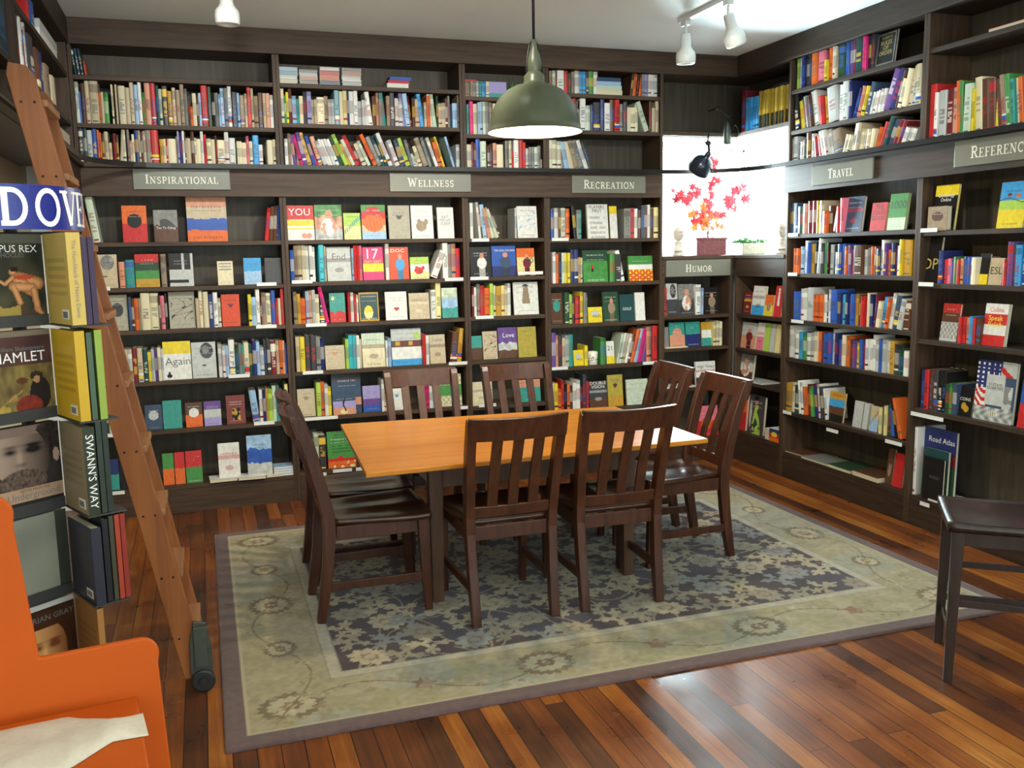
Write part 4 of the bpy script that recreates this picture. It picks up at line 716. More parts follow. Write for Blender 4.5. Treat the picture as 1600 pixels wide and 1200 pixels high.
def size_word(w, h): return ('thick ' if w > .034 else 'thin ' if w < .014 else '') + ('tall ' if h > .225 else 'short ' if h < .175 else '')
def art(s): return ('an ' if s[0] in 'aeiou' else 'a ') + s
used_labels = {}
def unique(l, alt):
    if l in used_labels:
        l = alt
    used_labels[l] = 1
    return l
ORD = ['leftmost', 'second', 'third', 'fourth', 'fifth', 'sixth', 'seventh', 'eighth', 'ninth', 'tenth', '11th', '12th', '13th', '14th', '15th', '16th', '17th', '18th', '19th', '20th'] + ['%dth' % i if i % 10 not in (1, 2, 3) else '%d%s' % (i, {1: 'st', 2: 'nd', 3: 'rd'}[i % 10]) for i in range(21, 80)]
stuff = MB()
for (face, bay, shelf, z, s) in ROWS:
    items = []
    for tkn in s.split():
        a = tkn.split(','); items.append([int(a[0]) / 1000, int(a[1]) / 1000, int(a[2]) / 1000, int(a[3]) / 1000, a[4].rstrip('+'), a[4].endswith('+')])
    rnd = random.Random(bay + shelf + face)
    baytxt = {'tai chi bay': 'narrow middle bay', 'corner': 'corner'}.get(bay, bay + ' bay')
    # same perspective error on every upright book of a row: leaning only when clearly so
    for i, (u, w, h, lean, code, big) in enumerate(items):
        h = max(h, .07); w = max(.007, w - .0012); hmax = .262
        for (f_, a0, a1), tops in SHELVES.items():
            if f_ == face and a0 < u + w / 2 < a1:
                hmax = min([q for q in tops if q > z + .06] or [9]) - ST - z - .004
                u = max(u, a0 + .0225)
                if u + w > a1 - .0225: w = max(.006, a1 - .0225 - u)
        h = min(h, hmax)
        dp = rnd.uniform(.125, .155) + .01; d = rnd.uniform(.016, .034)
        ang = 0
        if abs(lean) > .017: ang = max(-.42, min(.42, math.atan(lean / h)))
        if ang:
            for (f_, a0, a1) in SHELVES:
                if f_ == face and a0 < u + w / 2 < a1:
                    ang = max(ang, -max(.001, math.atan((u - a0 - .024) / h))) if ang < 0 else min(ang, max(.001, math.atan((a1 - .024 - u - w) / h)))
            w *= math.cos(ang); piv = 0 if ang < 0 else w
            T = Matrix.Translation((piv, 0, 0)) @ Matrix.Rotation(ang, 4, 'Y') @ Matrix.Translation((-piv, 0, 0))
            h = min(h, hmax - w * math.sin(abs(ang))) / math.cos(ang) * .995
        else: T = None
        loc = Vector(P3(face, u, d, z + .0006))
        if big:
            b = MB(); bookmesh(b, w, dp, h, code, rnd, T=T)
            o = b.build('book', 'book', loc=loc, rot=(0, 0, ROT[face]))
            nm = PAL[code][1]; left = PAL[items[i - 1][4]][1] if i else None; right = PAL[items[i + 1][4]][1] if i + 1 < len(items) else None
            st = ('leaning ' if ang else '') + size_word(w, h) + nm + ' book'
            if left and right: nb = 'between %s and %s' % (left, right)
            elif right: nb = 'left of %s one' % art(right)
            else: nb = 'right of %s one' % art(left or 'dark')
            sh_ = shelf.replace(' below the sign', ' below sign').replace(' below the signs', ' below signs')
            alt = '%s, %s from left, %s, %s' % (nm + ' book', ORD[i], baytxt.replace(' bay', ''), sh_)
            tag(o, unique('%s %s, %s, %s' % (st, nb, baytxt.replace(' bay', ''), sh_), alt), 'book', 'upright books, %s, %s' % (baytxt, shelf))
        else:
            TT = Matrix.Translation(loc) @ Matrix.Rotation(ROT[face], 4, 'Z')
            if T is not None: TT = TT @ T
            bookmesh(stuff, w, dp, h, code, rnd, T=TT, fine=False)
tag(stuff.build('books', 'book'), 'rows of smaller upright books filling the shelves of every bookcase bay', 'books', kind='stuff')

# ---- books standing face out
def ell(x, y, cx, cy, rx, ry): return ((x - cx) / rx) ** 2 + ((y - cy) / ry) ** 2 < 1
def cover_color(cols, pat, u, v, rnd_noise):
    """printed picture: u 0..1 from the left, v 0..1 from the bottom"""
    cs = cols.split(); n = len(cs)
    kind = pat.split()[0] if pat else ''; kc = PC[pat.split()[1]] if len(pat.split()) > 1 else PC['k']
    wob = rnd_noise(u, v)
    k = int((1 - v) * n + (wob * (.06 if kind == 'bands' else .25) if kind in ('sky', 'sand', 'photo', 'sun', 'bands') else 0)); k = max(0, min(n - 1, k)); c = PC[cs[k]]
    if kind == 'disc' and ell(u, v, .5, .58, .30, .19): c = kc
    elif kind == 'top' and v > .55 and .1 < u < .9 and (int(v * 24) % 3 == 0): c = kc
    elif kind == 'low' and (.56 < v < .66 or (.24 < v < .40 and .25 < u < .75 and ell(u, v, .5, .32, .2, .07))): c = tuple(.5 * a + .5 * b_ for a, b_ in zip(c, kc))
    elif kind == 'sand':
        if v > .42 and (v - .42) < .30 * max(0, math.sin(u * 3.0 + .2)) * (1 if u > .25 else .3): c = PC['e']
        c = shade_(c, 1 + .25 * wob)
    elif kind == 'head':
        if ell(u, v, .62, .76, .27, .22): c = tuple(kc[i] * (1.1 + .9 * wob) for i in range(3))
        if ell(u, v, .58, .78, .13, .12): c = PC['g']
        if ell(u, v, .5, .35, .0001 + .1, .0001 + .02): c = PC['e']
    elif kind == 'scroll':
        f = abs(math.sin(9 * u + 5 * math.sin(7 * v)) - .9 * math.cos(8 * v + 3 * u)); 
        if f < .16 and .25 < v < .85 and .08 < u < .92: c = kc
    elif kind == 'lmark':
        if (.52 < u < .62 and v > .3) or (.3 < v < .38 and .1 < u < .62) or u > .9 or v < .06: c = kc
        if v < .2 and u < .8 and v > .1: c = PC['k']
    elif kind == 'blot' and ell(u, v, .5, .66, .13 + .05 * math.sin(9 * math.atan2(v - .66, u - .5)), .07): c = kc
    elif kind == 'toy' and (ell(u, v, .45, .38, .24, .16) or ell(u, v, .35, .52, .08, .07) or ell(u, v, .68, .5, .09, .09)): c = tuple(a * (1 + .4 * wob) for a in kc)
    elif kind == 'pic' and .28 < u < .75 and .14 < v < .55: c = tuple(a * (.7 + .9 * wob) for a in (kc if wob > .0 else PC['k']))
    elif kind == 'photo':
        c = tuple(a * (1 + .7 * wob) for a in c)
        if ell(u, v, .52, .72, .13, .13): c = PC['h']
        if ell(u, v, .50, .38, .28, .24): c = PC['w'] if wob > -.1 else PC['h']
    elif kind == 'diag' and abs(v - (.25 + .6 * u)) < .09: c = kc if (int(u * 18) % 2) else shade_(c, .9)
    elif kind == 'basket':
        if ell(u, v, .5, .48, .42, .27): c = tuple(a * (.8 + .25 * (int(u * 14 + v * 3) % 2)) for a in PC['o'])
        if ell(u, v, .48, .82, .30, .13): c = PC['r']
        if v < .14: c = PC['a']
    elif kind == 'man':
        if ell(u, v, .56, .70, .10, .085): c = PC['h']
        elif ell(u, v, .56, .46, .23, .19): c = kc
        elif v < .3 and .42 < u < .72: c = shade_(kc, .5)
    elif kind == 'sun':
        if ell(u, v, .22, .82, .10, .07): c = PC['Y']
    elif kind == 'candle':
        if u < .06 or u > .94 or v < .05 or v > .95: c = PC['G']
        if ell(u, v, .47, .30, .23, .24): c = PC['y'] if v > .3 else PC['Y']
    elif kind == 'heart':
        if ell(u, v, .46, .40, .07, .045) or ell(u, v, .56, .40, .07, .045) or (abs(u - .51) < .13 * (v - .31) / .09 and .31 < v < .40): c = PC['r']
    elif kind == 'sky': c = tuple(a * (1 + .35 * wob) for a in c)
    elif kind == 'band2':
        if .55 < v < .66: c = [PC['n'], PC['G'], PC['m']][int(u * 7) % 3]
        if ell(u, v, .86, .80, .10, .09): c = PC['x']
    elif kind == 'yoga':
        if ell(u, v, .48, .16, .16, .12): c = PC['Y']
        if abs(u - .5 - .05 * math.sin(v * 9)) < .035 and .15 < v < .85: c = PC['k']
    elif kind == 'mosaic':
        if (int(u * 9) + int(v * 12)) % 2 and v > .08: c = tuple(.5 * a + .5 * b_ for a, b_ in zip(c, PC['v'] if 'v' in cs else PC['n']))
    elif kind == 'page':
        if int(v * 26) % 2 and v > .38 and .15 < u < .85 and wob > -.2: c = shade_(c, .6)
        if ell(u, v, .45, .25, .10, .08): c = PC['r']
        if v < .18: c = PC['Y'] if wob > 0 else PC['o']
    elif kind == 'dress':
        if abs(u - .5) < .10 + .14 * max(0, .8 - v) and .35 < v < .82: c = PC['t'] if PC['w'] == PC[cs[0]] else PC['w']
        if ell(u, v, .5, .88, .12, .05): c = PC['e'] if PC['w'] == PC[cs[0]] else PC['w']
    elif kind == 'dressg':
        if abs(u - .5) < .10 + .30 * max(0, .75 - v) and v < .75: c = PC['x'] if wob > -.15 else PC['V']
        if ell(u, v, .45, .84, .11, .08): c = PC['h']
        if ell(u, v, .45, .92, .16, .06): c = PC['k']
        if ell(u, v, .12, .5, .08, .35): c = PC['l']
    elif kind == 'lines':
        if int(v * 14) % 2 == 0 and .12 < u < .85 and v < .72 and wob > -.3: c = tuple(.6 * a + .4 * b_ for a, b_ in zip(c, kc))
    elif kind == 'golfer':
        if ell(u, v, .38, .48, .05, .06): c = PC['r']
        elif ell(u, v, .38, .38, .04, .06): c = PC['k']
        elif v < .33: c = PC['v']
        c = tuple(a * (1 + .35 * wob) for a in c)
    elif kind == 'fruit':
        if v < .45:
            q = math.sin(u * 25) * math.sin(v * 34); c = PC['o'] if q > .25 else PC['r'] if q > -.3 else PC['y']
    elif kind == 'birds':
        if ell(u, v, .35, .72, .09, .04): c = PC['m']
        if ell(u, v, .68, .70, .09, .04): c = PC['o']
        if abs(v - .60 - .05 * math.sin(5 * u)) < .008: c = PC['e']
    elif kind == 'frame':
        if (.06 < u < .1 or .9 < u < .94 or .05 < v < .08 or .92 < v < .95) and .06 < u < .94 and .05 < v < .95: c = PC['g']
    elif kind == 'coins':
        if ell(u, v, .45, .33, .17, .12) or ell(u, v, .62, .25, .17, .11): c = PC['G']
    elif kind == 'flag':
        if v > .55 and u < .55 + .2 * (v - .55): c = PC['w'] if (int(u * 22) % 3 == 0 and int(v * 26) % 2 == 0) else PC['d']
        elif u < .3: c = PC['r'] if int((v + .16 * math.sin(u * 7)) * 15) % 2 else PC['w']
        elif v > .75: c = PC['r'] if abs(v + .55 * u - 1.22) < .05 else PC['l']
        if v < .22: c = shade_(PC['l'], .75 + .45 * (math.sin(u * 26 + 2 * math.sin(v * 19)) * math.sin(v * 38))); c = PC['i'] if ell(u, v, .5, .14, .13, .06) and int(u * 40) % 2 else c
        if .70 < u < .95 and .22 < v < .6: c = PC['g'] if wob > 0 else PC['l']
        if .26 < u < .74 and .28 < v < .78: c = PC['l']
    elif kind == 'you':
        if .30 < v < .34: c = PC['y']
        if v < .2 and (ell(u, v, .62, .12, .1, .08) or ell(u, v, .8, .12, .1, .08)): c = PC['h']
    elif kind == 'again':
        if ell(u, v, .2, .10, .09, .05) or ell(u, v, .2, .17, .05, .04): c = PC['k']
    return c
TITLES = {'Tao Te Ching': ('white', .0, .44, .8, .020), 'Again': ('greyink', .03, .47, .92, .05), 'HAPPINESS': ('redink', 0, .70, .75, .02), 'YOU': ('white', -.02, .80, .80, .07),
 'EAT MOVE SLEEP': ('greyink', -.02, .58, .62, .034), 'End': ('greyink', 0, .70, .55, .05), '17': ('white', -.08, .77, .55, .075), 'DOC': ('white', -.05, .88, .7, .02), 'OBSTACLE': ('greyink', 0, .72, .8, .018),
 'THINK': ('greyink', 0, .80, .75, .022), 'TAI CHI CHUAN': ('white', .04, .84, .84, .02), '50': ('blackink', .22, .55, .42, .05), 'Love': ('white', .05, .74, .6, .03),
 'PLAYERS FIRST': ('blackink', -.02, .86, .72, .026), 'MUG': ('blackink', .12, .38, .55, .032), 'GOLF': ('white', 0, .45, .62, .03), '21': ('blackink', 0, .68, .6, .04), 'DOUBLE VISION': ('white', 0, .85, .9, .02), 'TOP': ('greyink', 0, .8, .6, .03),
 'High Times': ('blackink', 0, .78, .85, .025), 'THE FOOD BOOK': ('blackink', 0, .64, .86, .055), '1000': ('blackink', 0, .68, .85, .05), 'America': ('redink', 0, .90, .7, .02), 'RULES OF ORDER': ('goldink', 0, .52, .66, .036),
 'Genealogy Online': ('white', 0, .72, .72, .03), 'OP': ('goldink', .0, .40, .85, .10), 'ESL': ('blackink', 0, .52, .85, .045), 'Speak Polish': ('yellowink', .0, .58, .62, .034), 'COINS': ('white', 0, .56, .7, .024), '50 STATE QUARTERS': ('blackink', 0, .58, .42, .038)}
def cover_book(o_loc, rz, w, h, cols, pat, title, rnd, th=.018, lean=.12, label='', cat='book', group=None, name='book', nu=38, res=None):
    o = empty(name, o_loc, rz, label, cat, group)
    Rm = Matrix.Rotation(-lean, 4, 'X')
    seed = rnd.random() * 50
    def nz_(u, v): return noise.noise(Vector((u * 5 + seed, v * 6, seed)))
    nv = int(nu * h / w); nv = max(16, min(66, nv))
    r0 = random.Random(label); ph = r0.randint(0, 9); rows_ = [(r0.uniform(.76, .86), .035), (r0.uniform(.66, .72), .022), (r0.uniform(.06, .12), .025)]; lo = r0.uniform(.12, .22)
    def dress(c, u, v):      # worn print: slight mottling, and rows of small unreadable lettering where no title is legible
        c = shade_(c, 1 + .16 * nz_(u * 1.7, v * 1.7) + .08 * nz_(u * 6, v * 6))
        if title not in TITLES and len(pat) and w > .09:
            for (vc, hw) in rows_:
                if abs(v - vc) < hw / 2 and lo < u < 1 - lo and (int(u * 34) + ph) % 5 not in (0, 3): c = tuple(.55 * a + .45 * (.02 if sum(c) > .6 else .75) for a in c)
        return c
    b = MB()
    def P(x, y, z): return tuple(Rm @ Vector((x, y, z)))
    n = len(b.v)
    for j in range(nv + 1):
        for i in range(nu + 1): b.v.append(P(w * i / nu, 0, h * j / nv))
    for j in range(nv):
        for i in range(nu):
            q = n + j * (nu + 1) + i; b.face((q, q + 1, q + nu + 2, q + nu + 1), 0, dress(cover_color(cols, pat, (i + .5) / nu, (j + .5) / nv, nz_), (i + .5) / nu, (j + .5) / nv))
    sc = shade_(PC[cols.split()[0]], .9)
    b.quad(P(0, th, 0), P(0, 0, 0), P(0, 0, h), P(0, th, h), 0, sc)             # spine
    b.quad(P(w, th, 0), P(0, th, 0), P(0, th, h), P(w, th, h), 0, sc)           # back board
    for y0, y1 in ((0, .0018), (th - .0018, th)):                                  # board edges
        b.quad(P(w, y0, 0), P(w, y1, 0), P(w, y1, h), P(w, y0, h), 0, sc); b.quad(P(0, y0, h), P(w, y0, h), P(w, y1, h), P(0, y1, h), 0, sc); b.quad(P(0, y1, 0), P(w, y1, 0), P(w, y0, 0), P(0, y0, 0), 0, sc)
        b.quad(P(w, .0018 if y0 == 0 else y0, 0), P(0, .0018 if y0 == 0 else y0, 0), P(0, .0018 if y0 == 0 else y0, h), P(w, .0018 if y0 == 0 else y0, h), 0, sc)
    cv = b.build('cover', 'book', o)
    b = MB(); b.box(.001, w - .003, .0022, th - .0022, .003, h - .003, 0, CREAM, T=Rm); b.build('page_block', 'book', o)
    if title in TITLES:
        mt, dx, fy, fw, sz = TITLES[title]
        txt = title
        if title in ('THE FOOD BOOK', 'EAT MOVE SLEEP', 'PLAYERS FIRST', '50 STATE QUARTERS', 'Genealogy Online', 'Speak Polish', 'DOUBLE VISION'): txt = title.replace('50 ', '50_').replace(' ', '\n').replace('_', ' ')
        if title == 'RULES OF ORDER': txt = 'RULES\nOF\nORDER'
        p = Rm @ Vector((w / 2 + dx * w, -.0008, h * fy))
        lettering('title', txt, mt, cv, p, (PI / 2 - lean, 0, 0), sz, width=fw * w, spacing=.85)
    return o
def extra_text(o, s, mat, w, h, dx, fy, fw, size, lean=.12):
    Rm = Matrix.Rotation(-lean, 4, 'X'); lettering('subtitle', s, mat, KIDS(o)[0], Rm @ Vector((w / 2 + dx * w, -.0009, h * fy)), (PI / 2 - lean, 0, 0), size, width=fw * w)
BAYN = {'tai chi bay': 'narrow middle bay', 'K': 'right of the Humor bay', 'T0': 'Travel bay, upper top shelf'}
WHICH = {1: 'top lower shelf', 2: 'second lower shelf', 3: 'third lower shelf', 4: 'fourth lower shelf', 5: 'fifth lower shelf', 6: 'bottom shelf', 0: ''}
for (face, bay, k, u, w, h, z, cols, pat, txt, desc, off) in COVERS:
    rnd = random.Random(desc + str(u))
    if bay in ('K', 'Travel', 'Reference'): w = min(w, .20 if pat not in ('flag',) else .25)
    wo = h * math.cos(.12)
    loc = P3(face, u + .001, (.040 if not off else .014), z + .001)
    lb = desc + ', ' + BAYN.get(bay, bay + ' bay') + ((', ' + WHICH[k]) if (k and len(desc.split()) < 10) else '')
    if len(lb.split()) > 16: lb = desc
    for (f_, a0, a1), tops in SHELVES.items():
        if f_ == face and a0 < u + .03 < a1:
            h = min(h, min([q for q in tops if q > z + .06] or [9]) - ST - z - .004); w = min(w, a1 - .022 - u)
    o = cover_book(loc, ROT[face], w - .003, h, cols, pat, txt, rnd, th=rnd.uniform(.012, .022) if w > .05 else .03, lean=.12 if h < .26 else .08, label=lb, group=None)
    if txt == 'YOU': extra_text(o, "THE OWNER'S MANUAL", 'white', w, h, 0, .58, .8, .02)
    if txt == '17': extra_text(o, 'DAY DIET', 'yellowink', w, h, -.02, .55, .8, .02)
    if txt == 'Speak Polish': extra_text(o, 'Collins', 'redink', w, h, 0, .85, .6, .02)
    if txt == 'THE FOOD BOOK': pass
    if txt == 'RULES OF ORDER': extra_text(o, "ROBERT'S", 'goldink', w, h, 0, .82, .5, .02)
# ================================================================ discs, small stacks and flat magazines
def flat_book(name, label, cat, loc, rz, w, dp, th, col, group=None, pages='front'):
    b = MB(); c = col if isinstance(col, tuple) else PC[col]
    b.box(0, w, 0, dp, 0, .0015, 0, c); b.box(0, w, 0, dp, th - .0015, th, 0, c)
    b.box(.002, w - .002, .002 if pages == 'front' else .0, dp - .002, .0015, th - .0015, 0, CREAM if pages == 'front' else c)
    return tag(b.build(name, 'book', loc=loc, rot=(0, 0, rz)), label, cat, group)
rnd = random.Random(3)
def cds(u0, u1, z, cols, where, n):
    zz = z + .0008
    for i in range(n):
        c = cols[min(len(cols) - 1, int(i / n * len(cols)))]; th = .0102
        u = u0 + rnd.uniform(0, .006)
        b = MB(); w = u1 - u0 - .008
        b.box(0, w, 0, .125, 0, th - .0006, 0, PC['l']); b.box(.003, w - .003, -.0006, 0, .0018, th - .0024, 0, shade_(PC[c], rnd.uniform(.8, 1.1)))
        p = ['lowest', 'second from the bottom', 'third up', 'fourth up', 'fifth up', 'sixth up', 'seventh up', 'eighth up', 'ninth up', 'tenth up', 'eleventh up', 'twelfth up'][i] if i < n - 1 else 'topmost'
        tag(b.build('disc_case', 'book', loc=P3('B', u, .03, zz), rot=(0, 0, 0)), 'flat %s disc case, %s in the %s stack on top shelf' % (PAL[c][1], p, where), 'disc case', 'disc cases stacked on the top shelf')
        zz += th
cds(.532, .655, 2.676, ['i', 'w', 'A', 'a'], 'leftmost', 10)
cds(.658, .778, 2.676, ['t', 'h', 'l', 'g'], 'second', 9)
cds(.785, .916, 2.676, ['D', 'o', 'r', 'w'], 'third', 11)
cds(.925, 1.055, 2.676, ['l', 'w', 'h', 'g'], 'fourth', 11)
for i, (c, th, u0) in enumerate((('w', .03, 1.216), ('r', .018, 1.224), ('u', .022, 1.235))):
    flat_book('book', 'flat %s book in the short stack right of the disc cases' % PAL[c][1], 'book', P3('B', u0, .03, 2.677 + (0, .0304, .0488)[i]), 0, .145, .11, th, c, 'short flat stack on the top shelf', 'spine')
flat_book('disc_case', 'red disc case lying on upright ones, narrow bay top shelf', 'disc case', P3('B', 1.745, .04, 2.742), 0, .08, .10, .012, 'r', None, 'spine')
flat_book('box', 'low teal box under the lavender one beside the lamp cord', 'box', P3('B', 1.912, .04, 2.641), 0, .10, .12, .03, 'c', None, 'spine')
b = MB(); b.box(0, .125, 0, .03, 0, .075, 0, PC['q']); tag(b.build('box', 'book', loc=P3('B', 1.912, .04, 2.6715)), 'lavender box standing beside the lamp cord on the top shelf', 'box')
for i, (c, th, w) in enumerate((('i', .034, .205), ('L', .030, .20), ('a', .028, .195), ('D', .026, .195))):
    flat_book('book', 'flat %s book, %s of the stack left of orange ones' % (PAL[c][1], ('lowest', 'second up', 'third up', 'topmost')[i]), 'book', P3('B', 2.694, .03, 2.688 + (0, .0345, .065, .0935)[i]), 0, w, .13, th, c, 'flat stack on the Recreation top shelf', 'spine')
flat_book('book', 'thin red book lying flat at the right end under the recreation books', 'book', P3('B', 2.69, .04, 2.172), 0, .15, .12, .008, 'p')
# small plant with red tip beside the lamp
t = empty('potted_plant', P3('B', 2.10, .09, 2.641), 0, 'small green plant with red tips left of the lamp neck', 'plant')
b = MB(); b.lathe([(.02, 0), (.026, 0), (.032, .045), (.028, .045), (.024, .006), (.0, .006)], 16); b.build('pot', 'terracotta', t)
def leaf_quad(b, p, d, l, w, mi=0):
    p = Vector(p); d = Vector(d).normalized(); s = d.cross(Vector((.2, .3, 1))).normalized() * w; n_ = s.cross(d).normalized() * w * .25
    a, m1, m2, e = p, p + d * l * .45 + s + n_, p + d * l * .45 - s + n_, p + d * l
    mid = p + d * l * .45 - n_
    n = len(b.v); b.v += [tuple(q) for q in (a, m1, e, m2, mid)]
    b.face((n, n + 1, n + 4), mi); b.face((n + 1, n + 2, n + 4), mi); b.face((n + 2, n + 3, n + 4), mi); b.face((n + 3, n, n + 4), mi)
b = MB()
for i in range(46):
    a = rnd.uniform(0, 2 * PI); e = rnd.uniform(.1, 1.2); leaf_quad(b, (0, 0, .04), (math.cos(a) * math.cos(e), math.sin(a) * math.cos(e), math.sin(e)), rnd.uniform(.05, .09), .011, 0)
b.build('foliage', 'leaf', t)
b = MB()
for i in range(8):
    a = rnd.uniform(2, 4); leaf_quad(b, (-.02, -.03, .045), (math.cos(a), math.sin(a), .4), .03, .009)
b.build('red_tip', 'redleaf', t)

# bottom shelf of the inspirational bay
flat_book('book', 'open white book lying left half at the shelf edge, Inspirational bottom shelf', 'book', P3('B', -.03, -.012, .177), .05, .17, .12, .020, 'w')
flat_book('book', 'white book lying flat under the red-titled paperback, Inspirational bottom shelf', 'book', P3('B', .146, -.012, .177), -.04, .17, .12, .018, 'w')
flat_book('book', 'thin cream book lying flat in front of the sky cover', 'book', P3('B', .322, -.006, .177), .08, .10, .12, .014, 'i')
for i in range(4):
    b = MB(); b.box(0, .145, 0, .11, 0, .012, 0, PC['w']); b.box(0, .145, -.001, .11, .012, .0148, 0, PC['a'])
    if i == 3:
        b.box(.035, .05, .03, .04, .0148, .0152, 0, PC['k']); b.box(.085, .1, .03, .04, .0148, .0152, 0, PC['k'])
    tag(b.build('notepad', 'book', loc=P3('B', .372, .008 + .002 * i, .1775 + i * .0155)), 'small white notepad, %s of the stack by the bay post' % ('lowest', 'second up', 'third up', 'topmost')[i], 'notepad', 'stacked white notepads')
flat_book('book', 'beige book lying flat under the square beige one, Wellness bay', 'book', P3('B', .742, .012, .8575), 0, .135, .12, .010, 'l') if False else None
# mug
t = empty('mug', P3('B', 2.668, .055, .784), 0, 'white mug with black spots among the recreation books', 'mug')
b = MB(); b.lathe([(.0, .0), (.034, 0), (.037, .004), (.039, .094), (.036, .096), (.034, .09), (.032, .008), (0, .008)], 28); b.build('body', 'glasspots', t, smooth=True)
b = MB(); b.tube([(-.034, 0, .075), (-.054, 0, .078), (-.066, 0, .062), (-.066, 0, .036), (-.054, 0, .022), (-.036, 0, .024)], .0055, 8); b.build('handle', 'blackink', t, smooth=True)
b = MB()
for i in range(22):
    a = rnd.uniform(-2.9, -.2); z_ = rnd.uniform(.012, .084); r_ = .0372 + .002 * z_ / .094 + .0016
    q = [(a + dx, z_ + dz) for dx, dz in ((-.09, -.004), (.09, -.002), (.10, .005), (-.06, .004))]
    b.quad(*[(r_ * math.cos(u), r_ * math.sin(u), v) for u, v in q])
b.build('spots', 'blackink', t)
# low magazines on the travel bottom shelf and others
for i, (u0, w, dp, th, c, rz, dd, zz) in enumerate(((-5.36, .30, .21, .010, 'n', .18, .02, 0), (-5.15, .30, .20, .014, 'g', .05, .0, .0), (-4.87, .22, .23, .022, 'V', -.03, .0, 0), (-4.63, .235, .22, .032, 'n', -.05, -.0, 0))):
    flat_book('magazine', ('thin brown magazine nearest the corner, flat', 'grey magazine, second from the corner, flat', 'dark green paperback lying flat, third from corner', 'thick brown paperback lying flat beside the floral box')[i] + ' on the Travel bottom shelf', 'magazine', P3('R', u0, .002 + dd, .1765 + zz), ROT['R'] + rz * .3, w, dp, th, c, 'magazines flat on the Travel bottom shelf')
for i in range(3):
    flat_book('book', 'white paperback, %s of the stack under the crown cover' % ('lowest', 'middle', 'topmost')[i], 'book', P3('R', -5.60, .015, .227 + i * .027), ROT['R'], .13, .16, .026, 'w', 'stacked white paperbacks')
o = cover_book(P3('R', -5.53, .004, .2275), ROT['R'], .12, .088, 'd r o', 'disc y', '', random.Random(4), th=.009, lean=.03, label='small dark blue card with an orange crown against the white stack', cat='card')
flat_book('book', 'large pale book lying flat under the crowd picture', 'book', P3('R', -5.99, -.0, .6185), ROT['R'], .36, .16, .010, 'l')
flat_book('book', 'cream book lying flat at the Humor shelf edge', 'book', P3('B', 3.235, -.002, .8765), 0, .19, .034, .009, 'i')
flat_book('book', 'white book lying flat in the Humor bay behind the chairs', 'book', P3('B', 3.25, .01, .5725), 0, .25, .16, .010, 'w')
flat_book('magazine', 'white magazine lying flat by the atlas, Reference bottom shelf', 'magazine', P3('R', -3.99, .0, .1765), ROT['R'], .26, .21, .008, 'w')
flat_book('magazine', 'orange-red magazine lying flat past the white one, Reference bottom shelf', 'magazine', P3('R', -3.715, .03, .1765), ROT['R'] - .1, .19, .21, .008, 'R')
flat_book('book', 'red and white book lying flat on the high Reference plank', 'book', P3('R', -3.76, .02, 2.656), ROT['R'], .40, .20, .018, 'r')
# atlas group
def slab(label, u, w, h, th, c, d, title=None, cols=None, lean=.03, pat=''):
    o = cover_book(P3('R', u, d, .1765), ROT['R'], w, h, cols or c, pat, '', random.Random(label), th=th, lean=lean, label=label)
    if title: lettering('title', title[0], title[1], o, (w * .55, -.0012 + title[2] * h * lean, h * title[2]), (PI / 2 - lean, 0, 0), title[3], width=w * title[4])
    return o
b = MB(); bookmesh(b, .022, .20, .395, 'w', rnd); tag(b.build('book', 'book', loc=P3('R', -4.131, .02, .1765), rot=(0, 0, ROT['R'])), 'tall white-edged book between the bay post and the Road Atlas', 'book')
slab('tall blue and maroon book that reads Road Atlas', -4.107, .235, .40, .020, 'd', .060, ('Road Atlas', 'white', .84, .04, .8), 'd d m V V V')
b = MB(); b.box(0, .028, 0, .20, 0, .395, 0, PC['l']); b.box(-.002, 0, 0, .20, 0, .397, 0, PC['s']); b.box(.028, .03, 0, .20, 0, .397, 0, PC['d'])
tag(b.build('book', 'book', loc=P3('R', -4.128 - .002, .005, .1765) if False else P3('R', -4.1505 + .0185, .035, .1765), rot=(0, 0, ROT['R'])), 'tall white-edged atlas standing at the bay post beside the Road Atlas', 'book') if False else None
slab('dark green binder in front of the Road Atlas', -4.07, .18, .29, .018, 'V', .030, None, 'C V')
slab('black book with an orange edge in front of the green binder', -4.045, .15, .245, .014, 'o', .008, ('WORLD', 'greyink', .55, .02, .5), 'k')
for zz, c, w in ((0, 'n', .155),):
    cover_book(P3('R', -4.095, .006, 1.6815), ROT['R'], .14, .130, 't', 'disc n', '', random.Random(6), th=.03, lean=.02, label='small wood-brown book in front of the black genealogy guide')
# silver bag on the gold yearbooks
b = MB(); n = 14
for i in range(n + 1):
    for j in range(7):
        u = .27 * i / n; v = .12 * j / 6; hgt = .030 * math.sin(PI * i / n) ** .5 * math.sin(PI * j / 6) ** .5 if 0 < i < n and 0 < j < 6 else 0
        b.v.append((u, v, .001 + hgt + .006 * noise.noise(Vector((u * 20, v * 20, 1))) * (hgt > 0)))
for i in range(n):
    for j in range(6): q = i * 7 + j; b.face((q, q + 7, q + 8, q + 1))
M['foil'] = flat('silver_foil', (.55, .58, .62), .25, .8, noise_amt=.2, scale=30)
tag(b.build('bag', 'foil', loc=P3('R', -5.72, .04, 2.708), rot=(0, 0, ROT['R']), smooth=True), 'crumpled silver bag lying on the gold-spined yearbooks', 'bag')

